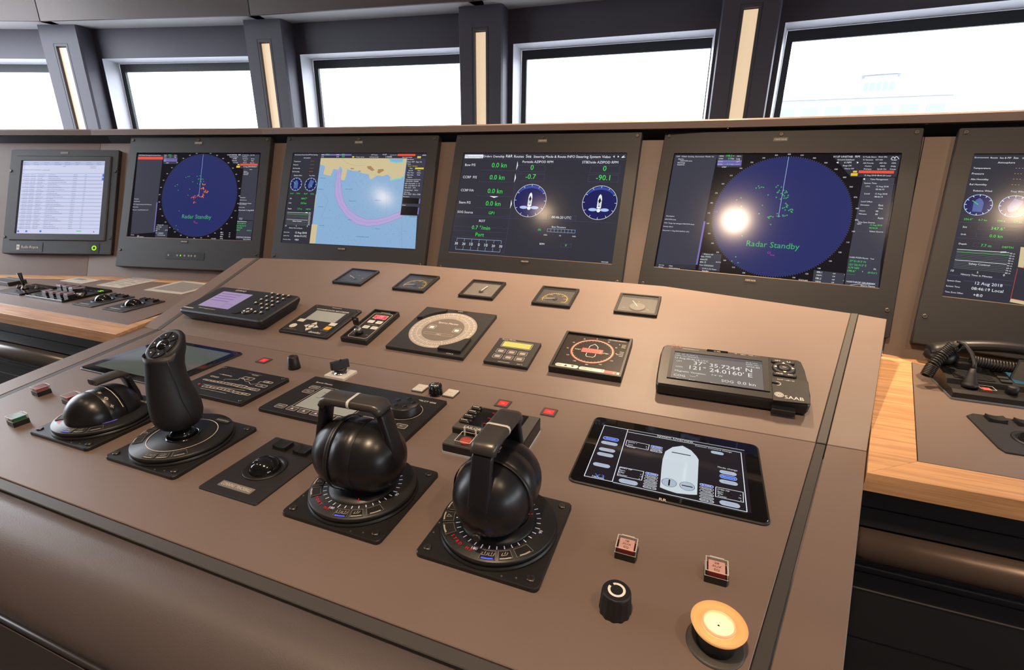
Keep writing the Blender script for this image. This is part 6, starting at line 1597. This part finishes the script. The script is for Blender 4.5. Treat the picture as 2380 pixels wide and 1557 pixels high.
# ================================================================== wooden counters either side
def counter(name, label, side):
    """side +1: right of the console; -1: left. Front edge y = -.099, top at ZC, back against the screen bank"""
    t = thing(name, label, 'counter')
    # console side line (just clear of the cheek) and outer end
    xin = lambda y: CX + side * (.708 + .274 * y + SW + RIMW + .0015)
    if side > 0:
        back = [(xin(.47), .470), (.487, .448), (1.25, .274)]; xo = 1.25
    else:
        back = [(xin(.43), .432), (-1.885, .334), (-2.62, .101)]; xo = -2.62
    front_y = -.0705; inl = -.0150
    # wood frame as four mitred boards round a brown inlay
    ix = xin(0) + side * .050
    A, B = (xin(front_y), front_y), (xo, front_y)
    i0, i1 = (xin(inl) + side * (.0585 if side > 0 else .010), inl), (xo, inl)
    if side > 0: ib = [(.4500, .4120), (.490, .401), (1.25, .228)]
    else: ib = [(-1.345, .392), (-1.85, .296), (-2.62, .052)]
    i0 = (.330, inl) if side > 0 else (-1.300, inl)
    def slab(nm, pts, m, z0=ZC - .028, z1=ZC, ch=.0006):
        ar = sum(pts[i - 1][0] * pts[i][1] - pts[i][0] * pts[i - 1][1] for i in range(len(pts)))
        b = MB(m); b.prism(pts if ar > 0 else pts[::-1], z0, z1, ch); return b.build(nm, t)
    slab('front_board', [A, B, i1, i0], WOODX)
    slab('side_board', [A, i0, ib[0], back[0]], WOODY)
    slab('back_board', [back[0], ib[0], ib[1], ib[2], back[2], back[1]], WOODX)
    sx = [i0, i1, ib[2], ib[1], ib[0]]
    g_ = .0012
    slab('inlay_panel', inset(sx if side > 0 else sx[::-1], g_), LAMI, ZC - .02, ZC - .0006, .0004)
    b = MB(STEEL if side < 0 else GREYP); b.box(min(i0[0], xo), inl - .0004, ZC - .004, max(i0[0], xo), inl + .0010, ZC + .0004); b.build('edge_strip', t)
    # below: apron, rounded grab rail and dark cabinet
    xm = xin(-.1) + side * .006
    APR = mat('slate_apron', (.040, .045, .052), .42) if side < 0 else DARKV
    x0, x1 = min(xm, xo), max(xm, xo)
    b = MB(APR); b.box(x0, -.036, -.068, x1, -.024, ZC - .0285); b.build('apron', t)
    b = MB(APR); b.box(x0, -.0375, -.100, x1, -.024, -.0695); b.build('drawer_front', t)
    RAIL = mat('bronze_rail', (.16, .12, .105), .3, metal=.5) if side > 0 else mat('grey_rail', (.20, .19, .19), .27, metal=.6)
    b = MB(RAIL); b.tube([(x0, -.036, -.130), (x1, -.036, -.130)], .0252, 24); b.build('grab_rail', t)
    b = MB(DARKV); b.box(x0, -.019, DECK, x1, .006, -.1005); b.build('cabinet_front', t)
    b = MB(DARKV); b.box(x0, -.022, -.32, x1, -.0195, -.195)
    b.build('cabinet_door', t)
    b = MB(GREYP)
    b.box(x0, -.0230, -.184, x1, -.0196, -.1815); b.box(x0, -.0240, -.225, x1, -.0221, -.2235); b.build('panel_line', t)  # thin grey lines of the panel and shelf edges
    return t
counter('wood_counter', 'honey wood counter with brown inlay left of the main console', -1)
counter('wood_counter', 'honey wood counter with brown inlay right of the main console', 1)

# ------------------------------------------------------------------ left counter: button panel, toggle panel, plaques
M = PC(-1.8621, 0.0531); W_, H_ = .180, .135
t = plate('steering_button_panel', 'black panel with guarded buttons and a rotary switch on the left counter', 'control panel', M, W_, H_, .006, BLACKG, r=.004)
p = MB(DIMW)
for k in range(7): p.line([(.012 + .022 * k, .012), (.026 + .022 * k, .012)], .0012, .0063); p.line([(.012 + .022 * k, .105), (.024 + .022 * k, .105)], .0012, .0063)
p.use(CGLED); [p.disc(.158 + .005 * (k % 3), .108 + .007 * (k // 3), .0022, .0064, 8) for k in range(6)]
p.build('print', t)
LILG = mat('lilac_lens', (.34, .20, .26), .35)
spots = [(-1.7964 + .0313 * k, 0.0792 + .0015 * k) for k in range(4)] + [(-1.8433 + .0344 * k, 0.1428 - .003 * k) for k in range(4)]
for k, (x, y) in enumerate(spots):
    row = 'front row' if k < 4 else 'back row'
    pos = ('first', 'second', 'third', 'fourth')[k % 4]
    guarded(0, 0, 'clear-capped push button, %s from left, %s on left counter' % (pos, row), LILG, LILG, (), M=PC(x, y) @ Matrix.Translation((0, 0, .006)), sc=1.0, edge=DIMW)
t = thing('mode_switch', 'chrome and black rotary switch at the end of the left counter button rows', 'switch', PC(-1.6953, 0.1053) @ Matrix.Translation((0, 0, .006)))
b = MB(CHROME); b.lathe([(.0135, 0), (.0130, .010), (.0115, .0115), (.001, .0115)], 28); b.build('collar', t)
b = MB(BLACK); b.mat4(Matrix.Rotation(R(30), 4, 'Z')); b.prism(rrect(-.0125, -.005, .0125, .005, .002, 2), .0115, .0225, .001); b.build('handle', t)
b = MB(WHITE); b.mat4(Matrix.Rotation(R(30), 4, 'Z')); b.rect(-.0115, -.0006, .002, .0006, .0228); b.build('pointer', t)
M = PC(-2.007, 0.0542); t = plate('toggle_panel', 'black panel with toggle lever at the left picture edge', 'control panel', M, .118, .099, .005, BLACKG, r=.003)
p = MB(DIMW)
for k in range(4): p.line([(.012 + .026 * k, .078), (.028 + .026 * k, .078)], .0014, .0054); p.line([(.012 + .026 * k, .020), (.026 + .026 * k, .020)], .0014, .0054)
p.build('print', t)
b = MB(SCREWM); b.mat4(Matrix.Translation((.054, .045, .005))); b.lathe([(.0095, 0), (.0090, .004), (.0060, .0055), (.0055, .011)], 20); b.build('boot', t)
b = MB(BLACK); b.tube([(.054, .045, .014), (.0535, .0445, .030), (.052, .044, .056)], [.0028, .0042, .0064], 14); b.build('lever', t)
for x, y in ((.020, .045), (.086, .060)):
    b = MB(SCREWM); b.mat4(Matrix.Translation((x, y, .005))); b.lathe([(.0060, 0), (.0050, .003), (.0022, .005), (.0018, .010)], 14); b.build('small_switch', t)
t = plate('edge_instrument', 'low black instrument cut by the left picture edge on the counter', 'control panel', PC(-2.1633, 0.1105), .098, .050, .012, BLACK, r=.003)
b = MB(DIMW)
for k in range(6): b.rect(.010 + .014 * k, .030, .019 + .014 * k, .040, .0123)
b.build('key', t)
PLQ = mat('silver_plaque', (.55, .52, .48), .4); PAPER = mat('paper_card', (.52, .49, .45), .6)
def plaque(name, label, cat, pts, m, prints):
    t = thing(name, label, cat, PC(0, 0)); b = MB(m); b.prism(pts, -.0002, .0014, .0003); b.build('sheet', t)
    p = MB(DIMW); prints(p); p.build('print', t); return t
plaque('notice_card', 'small pale card with a round hole mark on the left counter', 'card', [(-1.9966, 0.2157), (-1.8829, 0.2168), (-1.8798, 0.272), (-2.0018, 0.272)], PAPER, lambda p: (p.ring(-1.9163, 0.2366, .012, .0015, .0018, 24), p.rect(-1.9757, 0.246, -1.934, 0.2637, .0018)))
plaque('key_plaque', 'silver plaque with rows of fine lettering on the left counter', 'plaque', [(-1.8183, 0.222), (-1.7047, 0.2241), (-1.6995, 0.3481), (-1.8204, 0.3471)], PLQ, lambda p: [p.line([(-1.8068, 0.2408 + .016 * k), (-1.762 + .03 * (k % 2), 0.2408 + .016 * k)], .004, .0018) for k in range(6)] and [p.line([(-1.7464, 0.246 + .02 * k), (-1.7151, 0.246 + .02 * k)], .003, .0018) for k in range(5)])
plaque('chart_plaque', 'pale-edged grey square plaque on the left counter beside the console', 'plaque', [(-1.6109, 0.2345), (-1.4514, 0.2408), (-1.4514, 0.3679), (-1.6182, 0.3711)], PLQ, lambda p: p.poly([(-1.5932, 0.2533), (-1.4681, 0.2574), (-1.4681, 0.3512), (-1.5973, 0.3533)], .0018))

# ------------------------------------------------------------------ right counter: intercom with handset
M = PC(0.456, 0.2387)
t = thing('intercom_unit', 'black desk intercom with speaker slots and coloured keys on the right counter', 'intercom', M)
W_, D_ = .26, .125
sec = [(0, 0), (0, .012), (.008, .0160), (.030, .0165), (.034, .0250), (.092, .0330), (.120, .0330), (D_, .026), (D_, 0)]
b = MB(BLACK)
b.rings([[(0 if x_ == 0 else W_, y, z) for y, z in sec] for x_ in (0, 1)], True, False); b.build('body', t)
b = MB(mat('blue_grey_edge', (.20, .22, .25), .4)); b.prism(rrect(-.0012, -.0012, W_ + .001, D_, .002, 2), 0, .0028); b.build('base_trim', t)
SLM = Matrix.Translation((0, .034, .0250)) @ Matrix.Rotation(math.atan2(.008, .058), 4, 'X')
for k in range(9): b = MB(BLACKR); b.mat4(SLM); b.prism(rrect(.012 + .0, .006 + .0052 * k, .072, .0085 + .0052 * k, .001, 1), 0, .0016); b.build('speaker_slat', t)
for k in range(4): b = MB(BLACKR); b.mat4(SLM); b.prism(rrect(.079, .006 + .0125 * k, .095, .0145 + .0125 * k, .001, 1), 0, .0030, .0005); b.build('soft_key', t)
b = MB(glow('intercom_teal', 70, 112, 122, .8, .25)); b.mat4(SLM); b.rect(.100, .010, .160, .050, .0006); b.use(DIMW); b.text('A. 4. 6.', .110, .034, .0010, h=.006); b.build('display', t)
b = MB(mat('coral_button', (.62, .10, .07), .45)); b.mat4(Matrix.Translation((.052, .019, .0163))); b.box(-.006, -.0055, 0, .006, .0055, .003); b.build('alarm_key', t)
b = MB(COVER); b.mat4(Matrix.Translation((.052, .019, .0163))); b.rings([[(x, y, z) for x, y in rrect(-.011, -.009, .011, .009)] for z in (0, .005)], False, False); b.use(OFFW).outline(rrect(-.011, -.009, .011, .009), .0008, .0051); b.build('key_guard', t)
for x in (.086, .132):
    b = MB(BLACKR); b.mat4(Matrix.Translation((x, .018, .0163))); b.lathe([(.0085, 0), (.0080, .012), (.0068, .0135), (.001, .0135)], 24); b.build('volume_knob', t)
b = MB(BLACK); b.mat4(Matrix.Translation((.120, .060, .030)) @ Matrix.Rotation(R(-28), 4, 'Z')); b.rings([[(x * k, y * k + s_, z) for x, y in rrect(-.020, -.014, .020, .014, .004, 2)] for z, k, s_ in ((0, 1, 0), (.030, .85, .012))], True, False); b.build('cradle_post', t)
b = MB(BLACK); b.mat4(Matrix.Translation((.045, .085, .032))); b.prism(rrect(-.020, -.012, .020, .020, .005, 2), -.004, .012, .002); b.build('cradle_post', t)
h = thing('intercom_handset', 'black telephone handset with coiled cord lying on the intercom', 'handset', M)
b = MB(BLACK)
pth = []
rings = []
for i in range(25):
    u = i / 24; x = -.012 + .232 * u; zc_ = .0575 + .0165 * sin(pi * u); end = max(0, 1 - min(u, 1 - u) / .20)
    wv = .0145 + .0070 * end ** .6; hv = .0100 + .0015 * end; yc = .105 - .012 * u
    if i in (0, 24): wv *= .75; hv *= .7
    dz = -.006 * end
    rings.append([(x, yc + wv * cos(a), zc_ + dz + hv * sin(a)) for a in [2 * pi * k / 16 for k in range(16)]])
b.rings(rings, True, True); b.build('handle', h)
for x, y in ((.010, .104), (.205, .094)):
    b = MB(BLACK); b.mat4(Matrix.Translation((x, y, .030))); b.lathe([(.0245, .004), (.0265, .009), (.0255, .020), (.018, .027)], 32, True); b.build('ear_cup', h)
# coiled cord: coil over the near end, straight lead to the plug, coil behind
def coil(b, path, rc, turns, rw):
    P = [Vector(p) for p in path]; L = len(P) - 1; n = turns * 10; pts = []
    for i in range(n + 1):
        u = i / n * L; k = min(int(u), L - 1); f = u - k
        c0 = P[k].lerp(P[k + 1], f); tdir = (P[k + 1] - P[k]).normalized(); a1 = tdir.cross(Vector((0, 0, 1))).normalized(); a2 = a1.cross(tdir)
        an = 2 * pi * i / 10; pts.append(c0 + (a1 * cos(an) + a2 * sin(an)) * rc)
    b.tube(pts, rw, 5)
CORDM = mat('cord_black', (.018, .017, .017), .42)
b = MB(CORDM); coil(b, [(-.026, .046, .020), (-.018, .056, .036), (.002, .076, .056), (.014, .080, .073), (.020, .074, .072)], .0085, 26, .0019); b.build('coiled_cord', h)
b = MB(CORDM); coil(b, [(.045, .080, .048), (.075, .076, .046), (.110, .074, .045)], .0085, 16, .0019); b.build('coiled_cord', h)
b = MB(CORDM); b.tube([(.016, .076, .082), (.024, .068, .081), (.031, .052, .070), (.034, .040, .056), (.033, .032, .046)], .0034, 10); b.build('cord_lead', h)
b = MB(BLACKR); b.mat4(Matrix.Translation((.030, .022, .0163)) @ Matrix.Rotation(R(-14), 4, 'X')); b.lathe([(.0115, 0), (.0115, .007), (.0098, .0075), (.0100, .010), (.0092, .0105), (.0095, .014), (.0085, .0145), (.0088, .018), (.0076, .0185), (.0079, .022), (.0068, .0225), (.0070, .026), (.0055, .027), (.0040, .034)], 24); b.build('plug', h)
